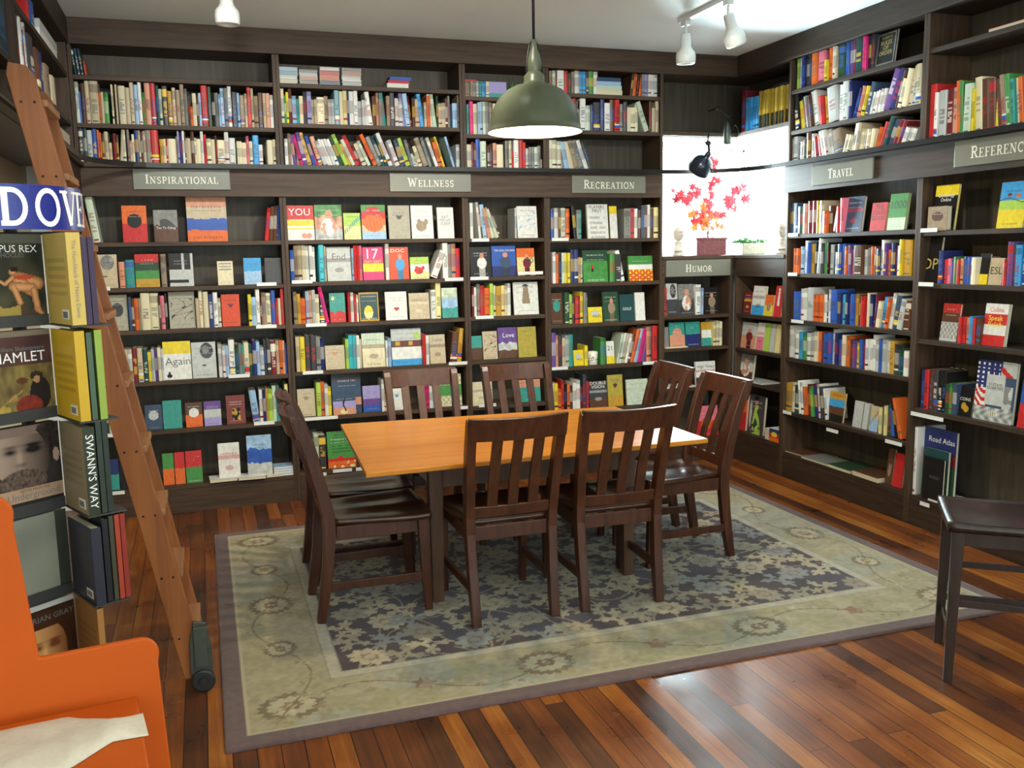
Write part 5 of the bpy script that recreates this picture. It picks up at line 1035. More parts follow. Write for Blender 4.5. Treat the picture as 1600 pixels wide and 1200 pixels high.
# left cabinet contents
def left_row(z, rows, where):
    for i, (u, w, h, c, dp) in enumerate(rows):
        b = MB(); bookmesh(b, w - .002, dp, h, c, rnd)
        tag(b.build('book', 'book', loc=P3('L', u, .02, z + .0008), rot=(0, 0, ROT['L'])), '%s%s book, %s from the camera end, left wall cabinet, %s' % (size_word(w, h), PAL[c][1], ('nearest', 'second', 'third', 'fourth', 'fifth', 'sixth', 'seventh', 'eighth', 'ninth', 'tenth', 'eleventh')[i], where), 'book', 'books in the left wall cabinet, %s' % where)
left_row(2.402, [(3.70, .22, .235, 'C', .2), (3.94, .33, .235, 'C', .2), (4.40, .11, .23, 'k', .2), (4.54, .06, .242, 'w', .2), (4.605, .03, .20, 'm', .2), (4.64, .05, .24, 'l', .2), (4.75, .14, .22, 'e', .2), (4.95, .10, .20, 'n', .2), (5.06, .07, .20, 'd', .2), (5.22, .14, .18, 't', .2), (5.42, .12, .16, 'i', .2)], 'middle shelf')
left_row(2.174, [(4.45, .12, .19, 'k', .2), (4.62, .12, .19, 'n', .2), (4.85, .10, .19, 'e', .2), (5.05, .14, .19, 'k', .2), (5.24, .22, .17, 'w', .2)], 'bottom shelf')
left_row(2.676, [(4.80, .07, .13, 'r', .2), (4.90, .11, .13, 'u', .2)], 'top shelf')
for i in range(2):
    flat_book('box', 'white cardboard box, %s of two on the left cabinet top shelf' % ('lower', 'upper')[i], 'box', P3('L', 5.08 + .02 * i, .01, 2.677 + i * .0455), ROT['L'], .58, .2, .045, 'w' if i != 1 else 'l', 'white boxes in the left cabinet', 'spine')
for i in range(6):
    flat_book('book', 'white paperback, %s of the flat stack in the left corner' % ('lowest', 'second up', 'third up', 'fourth up', 'fifth up', 'topmost')[i], 'book', P3('L', 5.50, .012, 2.175 + i * .0235), ROT['L'], .44, .2, .023, 'w' if i % 2 else 'i', 'white paperbacks in the left corner')
# leaning thin books on the empty top shelf
for i, (u, c) in enumerate(((-.640, 'C'), (-.622, 'D'), (-.604, 'C'), (-.586, 'R'))):
    b = MB(); bookmesh(b, .013, .13, .15 if c != 'R' else .08, c, rnd, T=Matrix.Rotation(-.10, 4, 'Y'))
    tag(b.build('book', 'book', loc=P3('B', u + .012, .03, 2.677)), '%s %s booklet leaning on the empty top shelf, %s from the left' % ('thin', PAL[c][1], ('first', 'second', 'third', 'last')[i]), 'book', 'booklets on the empty top shelf')

# ================================================================ hanging lamp
LP = (1.46, 3.95)
t = empty('pendant_lamp', (LP[0], LP[1], 2.135), 0, 'big dark green dome lamp hanging lit over the table', 'lamp')
prof = [(.2130, .0), (.2135, .006), (.206, .010), (.203, .030), (.196, .075), (.182, .115), (.158, .152), (.125, .182), (.085, .202), (.052, .210), (.046, .222), (.046, .245), (.030, .262)]
b = MB(); b.lathe(prof, 56); b.build('lamp_shade', 'shade', t, smooth=True)
b = MB(); b.lathe([(.2105, .0005), (.2035, .012), (.2005, .030), (.1935, .074), (.1795, .113), (.1555, .149), (.1225, .179), (.083, .199), (.0, .204)], 56); b.build('shade_lining', 'shade_in', t, smooth=True)
b = MB(); b.lathe([(.028, .258), (.030, .262), (.034, .30), (.026, .335), (.016, .36), (.012, .40), (.0, .40)], 24); b.build('lamp_neck', 'shade', t, smooth=True)
b = MB()
for s in (-1, 1): b.tube([(s * .038, 0, .235), (s * .036, 0, .30), (s * .022, 0, .375), (s * .006, 0, .395)], .0045, 8)
b.build('hanger', 'iron', t, smooth=True)
b = MB(); b.tube([(0, 0, .39), (0, 0, CEIL - 2.135 - .001)], .0065, 12); b.build('rod', 'iron', t, smooth=True)
b = MB(); b.lathe([(0, .036), (.030, .042), (.047, .066), (.050, .090), (.040, .125), (.024, .15), (.020, .185), (0, .19)], 24); b.build('bulb', 'bulb', t, smooth=True)
light('pendant_glow', 'POINT', (LP[0], LP[1], 2.155), 55, (1.0, .84, .50), radius=.06)

# ================================================================ ceiling spotlights
def spot(label, x, y, ztop, tx, ty, track=None):
    t = empty('spotlight', (x, y, ztop), 0, label, 'spotlight', 'white track spotlights')
    d = Vector((tx, ty, -1)).normalized(); q = Vector((0, 0, 1)).rotation_difference(-d).to_matrix().to_4x4()
    b = MB(); b.box(-.018, .018, -.03, .03, -.028, 0); b.build('track_adapter', 'spotwhite', t, bevel=.002)
    b = MB(); b.tube([(0, 0, -.028), (0, 0, -.075)], .008, 10); b.build('stem', 'spotwhite', t)
    T = Matrix.Translation((0, 0, -.070)) @ q
    b = MB(); b.lathe([(0, .0), (.026, -.003), (.030, -.012), (.032, -.075), (.040, -.095), (.056, -.112), (.060, -.135), (.058, -.170), (.052, -.178), (.046, -.172), (.040, -.13), (0, -.12)], 32, T=T); b.build('lamp_head', 'spotwhite', t, smooth=True)
for (x0, y0, y1, lab) in ((2.86, 5.16, 3.4, 'white ceiling track at the window end'), (.197, 4.88, 3.0, 'white ceiling track over the left side')):
    b = MB(); b.box(x0 - .018, x0 + .018, y1, y0, CEIL - .028, CEIL - .001); tag(b.build('ceiling_track', 'spotwhite'), lab, 'track')
spot('white spotlight pointing down at the end of the window track', 2.86, 5.09, CEIL - .0285, .04, .05)
spot('white tilted spotlight nearer the camera on the window track', 2.86, 4.62, CEIL - .0285, .45, .15)
spot('white spotlight over the left side of the room', .197, 4.80, CEIL - .0285, 0, .02)

# ================================================================ corner lamp arms
t = empty('swing_lamp', (3.43, 5.86, 2.20), 0, 'dark blue dome lamp on a jointed arm before the window', 'lamp')
q = Matrix.Rotation(.20, 4, 'Y') @ Matrix.Rotation(.75, 4, 'X')
b = MB(); b.lathe([(.086, -.050), (.088, -.046), (.087, -.02), (.079, .015), (.060, .046), (.034, .064), (.020, .070), (.020, .10), (.012, .112), (0, .114)], 36, T=q); b.build('lamp_shade', 'navy', t, smooth=True)
b = MB(); b.lathe([(.085, -.049), (.077, .013), (.058, .044), (0, .06)], 36, T=q); b.build('shade_lining', 'shade_in', t, smooth=True)
b = MB(); b.tube([q @ Vector((0, 0, .11)), (.052, 0, .15), (.06, 0, .155)], .009, 8); b.tube([(.045, -.02, .150), (.045, .02, .150)], .017, 12); b.tube([(.045, 0, .150), (.070, .03, .222)], .006, 8); b.build('arm', 'iron', t, smooth=True)
t = empty('clamp_lamp', (3.66, 5.90, 2.35), 0, 'small grey clamp lamp on a black arm above the window', 'lamp')
b = MB(); b.lathe([(0, -.0), (.026, 0), (.030, .01), (.026, .10), (.018, .135), (.010, .16), (0, .165)], 20); b.build('lamp_head', 'steel', t, smooth=True)
b = MB(); b.tube([(0, 0, .16), (.0, 0, .20), (-.02, 0, .225), (-.085, 0, .25)], .006, 8); b.tube([(.0, 0, .19), (.045, 0, .215)], .004, 6); b.tube([(-.085, -.012, .252), (-.085, .012, .252)], .013, 10); b.tube([(-.085, .0, .252), (-.085, .12, .248)], .006, 8); b.build('arm', 'iron', t, smooth=True)
b = MB(); b.tube([(.03, 0, .075)] + [(.06 + .04 * math.sin(a), 0, .05 + .09 * math.cos(a)) for a in [i * PI / 8 for i in range(0, 9)]] + [(.02, 0, -.045)], .002, 6); b.build('cord', 'black', t)

# ================================================================ things on the corner counter
def bust(x, y, z, rz, label, s=1.0):
    t = empty('bust', (x, y, z), rz, label, 'bust')
    b = MB(); b.lathe([(0, 0), (.052, 0), (.054, .012), (.040, .022), (.034, .040), (0, .04)], 24); b.build('base', 'plaster', t, smooth=True)
    b = MB()
    seg, rings = 36, 44
    for i in range(rings + 1):
        f = i / rings
        for j in range(seg):
            a = 2 * PI * j / seg; ca, sa = math.cos(a), math.sin(a)     # front is -y
            z_ = .04 + f * .20
            if f < .18: r = .055 - .02 * (f / .18) ** .6; rx, ry = r * 1.35, r * .9
            elif f < .38: rx = .030 + .006 * abs(f - .30) * 10; ry = .030 + .004 * abs(f - .3) * 10
            else:
                g = (f - .38) / .62; e = math.sqrt(max(0, 1 - (2 * g - 1) ** 2)); w_ = .052 * (e ** .75); rx = w_ * .82 * (.80 + .30 * g if g < .6 else .98); ry = w_ * 1.02
            x_ = rx * ca; y_ = ry * sa
            if f >= .38 and sa < -.2:     # the face: chin, lips, nose, brow, eye hollows
                g = (f - .38) / .62; c0 = max(0, 1 - abs(ca) / .30)
                y_ -= .010 * c0 * math.exp(-((g - .40) / .07) ** 2) * 1.5 + .004 * c0 * math.exp(-((g - .18) / .05) ** 2) + .004 * c0 * math.exp(-((g - .27) / .025) ** 2)
                y_ += .006 * math.exp(-((abs(ca) - .34) / .12) ** 2) * math.exp(-((g - .52) / .05) ** 2)
                y_ -= .003 * math.exp(-((g - .62) / .05) ** 2)
            if f >= .38:
                g = (f - .38) / .62
                if g > .62 or sa > .15: k = 1 + .10 * noise.noise(Vector((ca * 5, sa * 5, g * 14))) + .05; x_ *= k; y_ *= k
            b.v.append((x_, y_, z_))
    for i in range(rings):
        for j in range(seg): q = (j + 1) % seg; b.face((i * seg + j, i * seg + q, (i + 1) * seg + q, (i + 1) * seg + j))
    b.face(tuple(rings * seg + j for j in range(seg)))
    b.build('head', 'plaster', t, smooth=True); t.scale = (s, s, s)
    return t
bust(3.39, 6.12, 1.5585, .25, 'white plaster bust at the left end of the window counter', .93)
bust(4.03, 5.72, 1.5585, -1.15, 'white plaster bust in profile at the right end of the window counter', 1.0)
t = empty('leaf_arrangement', (3.65, 6.13, 1.5585), 0, 'dark red box planter with red and orange maple branches', 'plant')
b = MB(); b.box(-.125, .125, -.055, .055, 0, .128); b.box(-.135, .135, -.06, .06, .115, .132); b.build('planter', 'terracotta', t, bevel=.003)
b = MB(); tips = []
rr = random.Random(11)
stems = [(-.02, .0, (-.10, -.02, .34), (-.24, .0, .46)), (0, 0, (-.04, -.03, .30), (-.13, -.02, .48)), (.01, .01, (.0, .0, .40), (.03, 0, .70)), (.02, 0, (.06, .0, .28), (.20, .02, .44)), (.03, -.01, (.12, -.02, .34), (.27, -.01, .48)), (-.01, -.01, (-.04, -.04, .24), (-.06, -.04, .36)), (0, .01, (.02, .02, .36), (.06, 0, .55)), (-.02, .02, (-.06, .03, .30), (-.17, .02, .40))]
for (x0, y0, m_, e) in stems:
    p0 = Vector((x0, y0, .12)); p1 = Vector(m_); p2 = Vector(e); pts = [p0 * (1 - s) ** 2 + p1 * 2 * s * (1 - s) + p2 * s * s for s in [i / 10 for i in range(11)]]
    b.tube(pts, lambda f: .0035 - .0022 * f, 6); tips.append((pts[-1], (pts[-1] - pts[-2]).normalized(), pts[7], pts[5]))
b.build('twigs', 'twig', t)
def maple(b, c, nrm, s, rr):
    nrm = Vector(nrm).normalized(); u = nrm.orthogonal().normalized(); u = Matrix.Rotation(rr.uniform(0, 6.28), 3, nrm) @ u; v = nrm.cross(u)
    n = len(b.v); b.v.append(tuple(Vector(c) + nrm * s * .1)); R0 = [1.0, .42, .85, .36, .60, .25, .30, .25, .60, .36, .85, .42]; K = len(R0)
    for i in range(K): a = 2 * PI * i / K; b.v.append(tuple(Vector(c) + (u * math.cos(a) + v * math.sin(a)) * s * R0[i] - nrm * .12 * s * R0[i]))
    for i in range(K): b.face((n, n + 1 + i, n + 1 + (i + 1) % K))
for mat_, nm, sel in (('redleaf', 'red_leaves', (0, 1, 2, 3, 4, 6)), ('orangeleaf', 'orange_leaves', (5, 7, 3, 1))):
    b = MB()
    for k in sel:
        for j in range(12 if mat_ == 'redleaf' else 7):
            base = tips[k][rr.choice([0, 0, 2, 3] if mat_ == 'redleaf' else [2, 3, 3])]; c = base + Vector((rr.uniform(-.045, .045), rr.uniform(-.04, .04), rr.uniform(-.075, .03)))
            maple(b, c, (rr.uniform(-.5, .5), -1, rr.uniform(-.5, .5)), rr.uniform(.038, .062), rr)
    b.build(nm, mat_, t)
t = empty('trough_planter', (3.96, 6.02, 1.5585), 0, 'pale stone trough with low green plants at the window corner', 'plant')
b = MB(); b.prism([(-.10, -.045), (.10, -.045), (.10, .045), (-.10, .045)], 0, .085, T=None); b.build('trough', 'stone', t, bevel=.006)
b = MB()
for i in range(150):
    a = rr.uniform(0, 2 * PI); e = rr.uniform(-.2, 1.2); leaf_quad(b, (rr.uniform(-.15, .12), rr.uniform(-.03, .03), .085), (math.cos(a) * math.cos(e), math.sin(a) * math.cos(e), max(.1, math.sin(e))), rr.uniform(.03, .06), .008)
b.build('foliage', 'leaf', t)
# ================================================================ rug
def make_rug():
    X0, X1, Y0, Y1, H = -.022, 3.355, 2.925, 5.405, .013
    W_, D_ = X1 - X0, Y1 - Y0; st = .0062
    nx, ny = int(W_ / st), int(D_ / st)
    xs = (np.arange(nx + 1)) * W_ / nx; ys = (np.arange(ny + 1)) * D_ / ny
    X, Y = np.meshgrid(xs, ys)
    L_ = lambda c: np.array(lin(c))
    rs = np.random.RandomState(5)
    def smooth_noise(cell):
        gx, gy = int(W_ / cell) + 3, int(D_ / cell) + 3; g = rs.rand(gy, gx)
        fx, fy = X / cell, Y / cell; ix, iy = fx.astype(int), fy.astype(int); tx, ty = fx - ix, fy - iy
        tx = tx * tx * (3 - 2 * tx); ty = ty * ty * (3 - 2 * ty)
        return (g[iy, ix] * (1 - tx) + g[iy, ix + 1] * tx) * (1 - ty) + (g[iy + 1, ix] * (1 - tx) + g[iy + 1, ix + 1] * tx) * ty
    n1, n2, n3 = smooth_noise(.35), smooth_noise(.07), smooth_noise(.018)
    e = np.minimum(np.minimum(X, W_ - X), np.minimum(Y, D_ - Y))
    C = np.zeros(X.shape + (3,)); C[:] = L_((156, 148, 112))
    olive = L_((146, 142, 96)); sand = L_((172, 160, 128)); blue = L_((146, 154, 142))
    C = C * (1 - n1[..., None] * .6) + (n1[..., None] * .6) * (sand * (n2[..., None] > .5) + olive * (n2[..., None] <= .5))
    C = np.where((n1 > .62)[..., None], C * .55 + blue * .45, C)
    def put(mask, col, k=1.0):
        nonlocal C
        C[mask] = C[mask] * (1 - k) + L_(col) * k
    def local(cx, cy, r):
        i0, i1 = max(0, int((cx - r) / W_ * nx)), min(nx + 1, int((cx + r) / W_ * nx) + 2); j0, j1 = max(0, int((cy - r) / D_ * ny)), min(ny + 1, int((cy + r) / D_ * ny) + 2)
        return slice(j0, j1), slice(i0, i1)
    def shape(cx, cy, r, rad, col, k=1.0, only=None, sq=(1, 1), rot=0.):
        sl = local(cx, cy, r * 1.6); dx, dy = X[sl] - cx, Y[sl] - cy
        ddx = (dx * math.cos(rot) + dy * math.sin(rot)) / sq[0]; ddy = (-dx * math.sin(rot) + dy * math.cos(rot)) / sq[1]
        rr_ = np.hypot(ddx, ddy); th = np.arctan2(ddy, ddx); m_ = rr_ < r * rad(th)
        if only is not None: m_ = m_ & only[sl]
        sub = C[sl]; sub[m_] = sub[m_] * (1 - k) + L_(col) * k
    def vine(pts, w, col, k=.8, only=None):
        for a, b_ in zip(pts[:-1], pts[1:]):
            cx, cy = (a[0] + b_[0]) / 2, (a[1] + b_[1]) / 2; l = math.hypot(b_[0] - a[0], b_[1] - a[1]); sl = local(cx, cy, l / 2 + w)
            px, py = X[sl] - a[0], Y[sl] - a[1]; ux, uy = (b_[0] - a[0]) / (l + 1e-9), (b_[1] - a[1]) / (l + 1e-9)
            t_ = np.clip(px * ux + py * uy, 0, l); m_ = np.hypot(px - t_ * ux, py - t_ * uy) < w
            if only is not None: m_ = m_ & only[sl]
            sub = C[sl]; sub[m_] = sub[m_] * (1 - k) + L_(col) * k
    BW = .445
    field = e > BW; border = (e > .075) & (e < BW - .05)
    # guard stripe between border and field
    put((e > BW - .055) & (e <= BW), (176, 172, 150), .75); put((e > BW - .058) & (e <= BW - .050), (120, 110, 84), .7); put((e > BW - .006) & (e <= BW + .002), (112, 100, 84), .6)
    put(field, (58, 42, 46)); C[field] *= (.75 + .5 * n2[field])[:, None]
    put(field & (n1 > .60), (62, 56, 74), .6)
    # serrated rosettes along the border
    def rosette(cx, cy, r, rot, big=True):
        ser = lambda th: 1 - .16 * np.abs(((th * 10 / PI) % 1) - .5) * 2
        shape(cx, cy, r, ser, (104, 86, 54), .85, border, (1, .86), rot)
        shape(cx, cy, r * .74, lambda th: 1 - .18 * np.abs(((th * 7 / PI) % 1) - .5) * 2, (178, 170, 134), .95, border, (1, .84), rot)
        shape(cx, cy, r * .38, lambda th: 1 - .3 * np.abs(np.sin(3 * th)), (118, 80, 56), .9, border, (1, .8), rot)
        shape(cx, cy, r * .14, lambda th: 1 + 0 * th, (180, 168, 130), .9, border)
    bw = BW / 2 + .01; path = []
    nn, mm = 7, 5
    for i in range(nn):
        x = bw + (W_ - 2 * bw) * i / (nn - 1)
        for y, s in ((bw, 1), (D_ - bw, -1)):
            if i % 2 == 0: rosette(x, y, .125, 0)
            else:
                shape(x, y, .05, lambda th: 1 - .35 * np.abs(np.sin(2.5 * th)), (128, 70, 52), .7, border)
    for j in range(1, mm - 1):
        y = bw + (D_ - 2 * bw) * j / (mm - 1)
        for x in (bw, W_ - bw):
            if j % 2 == 0: rosette(x, y, .125, PI / 2)
            else: rosette(x, y, .085, PI / 2)
    for y0, sgn in ((bw, 1), (D_ - bw, -1)):
        P_ = [(x_, y0 + sgn * .095 * math.sin((x_ - bw) * 2 * PI / ((W_ - 2 * bw) / 3))) for x_ in np.linspace(.12, W_ - .12, 260)]
        vine(P_, .0045, (112, 100, 64), .75, border)
        for k in range(0, 260, 7):
            a = k * 1.7; shape(P_[k][0] + .03 * math.cos(a), P_[k][1] + .035 * math.sin(a), .022, lambda th: 1 - .6 * np.abs(np.sin(1.5 * th)), rnd.choice([(112, 104, 66), (186, 178, 142), (140, 96, 66)]), .75, border, (1, .6), a)
    for x0, sgn in ((bw, 1), (W_ - bw, -1)):
        P_ = [(x0 + sgn * .095 * math.sin((y_ - bw) * 2 * PI / ((D_ - 2 * bw) / 2)), y_) for y_ in np.linspace(.12, D_ - .12, 190)]
        vine(P_, .0045, (112, 100, 64), .75, border)
        for k in range(0, 190, 7):
            a = k * 1.3; shape(P_[k][0] + .03 * math.cos(a), P_[k][1] + .035 * math.sin(a), .022, lambda th: 1 - .6 * np.abs(np.sin(1.5 * th)), rnd.choice([(112, 104, 66), (186, 178, 142), (140, 96, 66)]), .75, border, (1, .6), a)
    r3 = random.Random(77)
    for k in range(230):      # faint leaves over the border ground
        s_ = r3.random() * 2 * (W_ + D_); q_ = r3.uniform(.10, BW - .08)
        if s_ < W_: x_, y_ = s_, q_
        elif s_ < 2 * W_: x_, y_ = s_ - W_, D_ - q_
        elif s_ < 2 * W_ + D_: x_, y_ = q_, s_ - 2 * W_
        else: x_, y_ = W_ - q_, s_ - 2 * W_ - D_
        shape(x_, y_, r3.uniform(.03, .065), lambda th: .4 + .6 * np.abs(np.cos(2.5 * th)), r3.choice([(176, 168, 130), (126, 122, 82), (140, 146, 128), (164, 146, 104)]), .45, border, (1, .55), r3.uniform(0, 6.28))
    # field: all-over palmettes, leaves and scrolling stems
    r2 = random.Random(21)
    cols = [(170, 160, 126), (158, 150, 120), (142, 136, 112), (176, 166, 134), (132, 136, 128)]
    for k in range(30):
        x, y = r2.uniform(BW, W_ - BW), r2.uniform(BW, D_ - BW); a = r2.uniform(0, 6.28); P_ = []
        for i in range(46): P_.append((x, y)); a += .16 * math.sin(i * .22 + k) + .07; x += .020 * math.cos(a); y += .020 * math.sin(a)
        vine(P_, .0045, (156, 140, 104), .8, field)
    gx, gy = 16, 10
    for i in range(gx):
        for j in range(gy):
            cx = BW + (W_ - 2 * BW) * (i + .5 + r2.uniform(-.3, .3)) / gx; cy = BW + (D_ - 2 * BW) * (j + .5 + r2.uniform(-.3, .3)) / gy
            rot = r2.uniform(0, 6.28); c_ = r2.choice(cols)
            if (i + j) % 3 == 0:
                shape(cx, cy, .105, lambda th: .74 + .26 * np.abs(np.cos(4.5 * th)) - .22 * np.abs(((th * 14 / PI) % 1) - .5), c_, .95, field, (1, .75), rot)
                shape(cx, cy, .048, lambda th: 1 - .25 * np.abs(np.sin(3 * th)), (116, 84, 66), .7, field, (1, .7), rot); shape(cx, cy, .022, lambda th: 1 + 0 * th, c_, .9, field)
            else:
                for q in range(4):
                    a = rot + q * 1.6 + r2.uniform(-.3, .3); shape(cx + .052 * math.cos(a), cy + .052 * math.sin(a), r2.uniform(.045, .07), lambda th: .42 + .58 * np.abs(np.cos(2.5 * th)) - .15 * np.abs(((th * 12 / PI) % 1) - .5), c_, .92, field, (1, .55), a)
    # worn, mottled pile
    C *= (.86 + .28 * n3)[..., None]
    C = np.clip(C, 0, 1)
    rim = e < .072; C[rim] = L_((98, 76, 72)) * (.85 + .3 * n3[rim])[:, None]
    put((e >= .072) & (e < .082), (176, 166, 132), .8)
    C = np.clip(C * np.array([1.0, .97, 1.06]), 0, 1)
    Z = np.full(X.shape, H); Z[e < 1e-6] = H - .004
    co = np.stack([X + X0, Y + Y0, Z], -1).reshape(-1, 3)
    idx = np.arange((nx + 1) * (ny + 1)).reshape(ny + 1, nx + 1)
    q = np.stack([idx[:-1, :-1], idx[:-1, 1:], idx[1:, 1:], idx[1:, :-1]], -1).reshape(-1, 4)
    # skirt down to the floor
    ring = np.concatenate([idx[0, :], idx[1:, -1], idx[-1, -2::-1], idx[-2:0:-1, 0]]); k = len(ring); low = co[ring].copy(); low[:, 2] = .0008
    n0 = len(co); co = np.concatenate([co, low]); j = np.arange(k)
    sk = np.stack([ring[(j + 1) % k], ring, n0 + j, n0 + (j + 1) % k], -1)
    q = np.concatenate([q, sk]); col = np.concatenate([C.reshape(-1, 3), C.reshape(-1, 3)[ring]])
    me = bpy.data.meshes.new('rug'); me.vertices.add(len(co)); me.vertices.foreach_set('co', co.ravel())
    me.loops.add(len(q) * 4); me.loops.foreach_set('vertex_index', q.ravel().astype(np.int32)); me.polygons.add(len(q)); me.polygons.foreach_set('loop_start', np.arange(len(q), dtype=np.int32) * 4)
    me.update(calc_edges=True)
    at = me.color_attributes.new('Col', 'FLOAT_COLOR', 'POINT'); at.data.foreach_set('color', np.concatenate([col, np.ones((len(col), 1))], 1).astype(np.float32).ravel())
    me.materials.append(M['rug'])
    o = bpy.data.objects.new('rug', me); COL.objects.link(o)
    tag(o, 'large floral rug with beige border and dark plum field under the table', 'rug')
make_rug()
RUG = .0132

# ================================================================ table
t = empty('dining_table', (1.42, 4.26, RUG), 0, 'rectangular orange-brown wooden table in the middle of the rug', 'table')
zt = .712 - RUG
def tp(x, y): return (x - 1.42, y - 4.26)
quad = [tp(.592, 3.672), tp(2.232, 3.722), tp(2.222, 4.742), tp(.655, 4.835)]
b = MB(); b.prism(quad, zt - .022, zt); b.build('tabletop', 'top', t, bevel=.004)
b = MB()
ax0, ax1, ay0, ay1 = .955, 1.90, 3.950, 4.56
for (x0, x1, y0, y1) in ((ax0, ax1, ay0 - .011, ay0 + .011), (ax0, ax1, ay1 - .011, ay1 + .011), (ax0 - .011, ax0 + .011, ay0, ay1), (ax1 - .011, ax1 + .011, ay0, ay1)):
    a, c_ = tp(x0, y0), tp(x1, y1); b.box(a[0], c_[0], a[1], c_[1], zt - .165, zt - .0225)
b.build('apron', 'tleg', t, bevel=.002)
for (x, y) in ((ax0 - .01, ay0 - .01), (ax1 + .01, ay0 - .01), (ax0 - .01, ay1 + .01), (ax1 + .01, ay1 + .01)):
    p = tp(x, y); b = MB()
    b.sweep([(p[0], p[1], 0), (p[0], p[1], zt - .16), (p[0], p[1], zt - .0228)], lambda f: [(s * (.026 + .008 * min(1, f * 1.6)), r * (.026 + .008 * min(1, f * 1.6))) for s, r in ((-1, -1), (1, -1), (1, 1), (-1, 1))], (0, 1, 0)); b.build('leg', 'tleg', t, bevel=.003)
# curved bracket rails that carry the overhanging leaves
for (x, s) in ((ax0 - .044, -1), (ax1 + .044, 1)):
    for y in (ay0 + .0, ay1 - .0):
        p = tp(x, y); pts = [(0, zt - .0235), (s * .24, zt - .0235), (s * .235, zt - .040)] + [(s * (.235 - .235 * math.sin(a)), zt - .155 + .115 * math.cos(a)) for a in [PI / 2 * i / 8 for i in range(1, 9)]]
        T = Matrix(((1, 0, 0, p[0]), (0, 0, 1, p[1] - .011), (0, 1, 0, 0), (0, 0, 0, 1))); b = MB(); b.prism(pts, 0, .022, T=T); b.build('leaf_bracket', 'tleg', t)

# ================================================================ chairs
def make_chair():
    """origin on the floor under the seat; the sitter faces +y"""
    t = empty('dining_chair')
    def rear(s):
        b = MB(); path = [(s * .180, -.262, 0), (s * .181, -.245, .10), (s * .184, -.222, .25), (s * .186, -.208, .40), (s * .188, -.212, .48), (s * .192, -.240, .62), (s * .196, -.276, .76), (s * .199, -.318, .885), (s * .200, -.330, .912)]
        b.sweep(path, lambda f: [(u, v) for u, v in ((-.020, -.018 - .009 * math.sin(PI * f)), (.020, -.018 - .009 * math.sin(PI * f)), (.020, .018 + .009 * math.sin(PI * f)), (-.020, .018 + .009 * math.sin(PI * f)))], (0, 1, 0))
        return b
    for s in (-1, 1): rear(s).build('rear_leg', 'chair', t, bevel=.003)
    for s in (-1, 1):
        b = MB(); b.sweep([(s * .196, .218, 0), (s * .198, .208, .20), (s * .199, .203, .428)], lambda f: [(u * (.015 + .005 * f), v * (.016 + .010 * f)) for u, v in ((-1, -1), (1, -1), (1, 1), (-1, 1))], (0, 1, 0)); b.build('front_leg', 'chair', t, bevel=.002)
    # saddle seat
    b = MB(); nx, ny = 18, 16; top = []
    for j in range(ny + 1):
        v = j / ny; y = -.190 + .438 * v
        hw = .180 + .055 * min(1, v * 1.4)
        for i in range(nx + 1):
            u = 2 * i / nx - 1; x = u * hw; yy = y - (.012 * u * u if j == ny else 0)
            dip = .013 * (max(0, 1 - (abs(abs(u) - .42) / .42) ** 2)) * math.sin(PI * min(1, max(0, v * .95))) ** .8 - (.006 * v ** 8)
            b.v.append((x, yy, .452 - dip))
    n = (nx + 1) * (ny + 1)
    for j in range(ny + 1):
        for i in range(nx + 1): p = b.v[j * (nx + 1) + i]; b.v.append((p[0] * .985, p[1], .4285))
    for j in range(ny):
        for i in range(nx):
            q = j * (nx + 1) + i; b.face((q, q + 1, q + nx + 2, q + nx + 1)); b.face((n + q + nx + 1, n + q + nx + 2, n + q + 1, n + q))
    for i in range(nx):
        b.face((i + 1, i, n + i, n + i + 1)); q = ny * (nx + 1) + i; b.face((q, q + 1, n + q + 1, n + q))
    for j in range(ny):
        q = j * (nx + 1); b.face((q, q + nx + 1, n + q + nx + 1, n + q)); q += nx; b.face((q + nx + 1, q, n + q, n + q + nx + 1))
    b.build('seat', 'chair_seat', t, smooth=True)
    b = MB(); b.box(-.166, .166, -.214, -.196, .366, .428); b.box(-.176, .176, .196, .212, .366, .428)
    for s in (-1, 1): b.box(min(s * .182, s * .198), max(s * .182, s * .198), -.180, .180, .366, .428)
    b.build('seat_rail', 'chair', t, bevel=.002)
    for s in (-1, 1):
        b = MB(); b.sweep([(s * .188, -.226, .16), (s * .197, .206, .16)], [(-.009, -.019), (.009, -.019), (.009, .019), (-.009, .019)]); b.build('stretcher', 'chair', t, bevel=.002)
    # curved top rail
    def curved(z0, z1, yb, yt, bow, w, th, over):
        b = MB(); K = 14
        for k in range(K + 1):
            u = 2 * k / K - 1; x = u * w; bw = -bow * (1 - u * u)
            ex = .005 * (1 - u * u)
            for (z, y) in ((z0, yb), (z1 - ex * over, yt)):
                b.v.append((x, y + bw - th / 2, z)); b.v.append((x, y + bw + th / 2, z))
        for k in range(K):
            q = k * 4
            b.face((q, q + 4, q + 6, q + 2)); b.face((q + 5, q + 1, q + 3, q + 7)); b.face((q + 2, q + 6, q + 7, q + 3)); b.face((q + 1, q + 5, q + 4, q))
        b.face((0, 2, 3, 1)); b.face((K * 4, K * 4 + 1, K * 4 + 3, K * 4 + 2)); return b
    curved(.824, .925, -.318, -.346, .028, .217, .026, 1).build('top_rail', 'chair', t, bevel=.003)
    curved(.472, .520, -.218, -.226, .010, .172, .020, 0).build('lower_rail', 'chair', t, bevel=.002)
    for x in (-.092, 0, .092):
        k0, k1 = 1 - (x / .172) ** 2, 1 - (x / .214) ** 2
        b = MB(); b.sweep([(x, -.224 - .010 * k0, .515), (x, -.252 - .016 * k0, .64), (x, -.290 - .022 * k1, .75), (x, -.319 - .026 * k1, .835)], [(-.0225, -.007), (.0225, -.007), (.0225, .007), (-.0225, .007)], (0, 1, 0)); b.build('slat', 'chair', t, bevel=.0015)
    return t
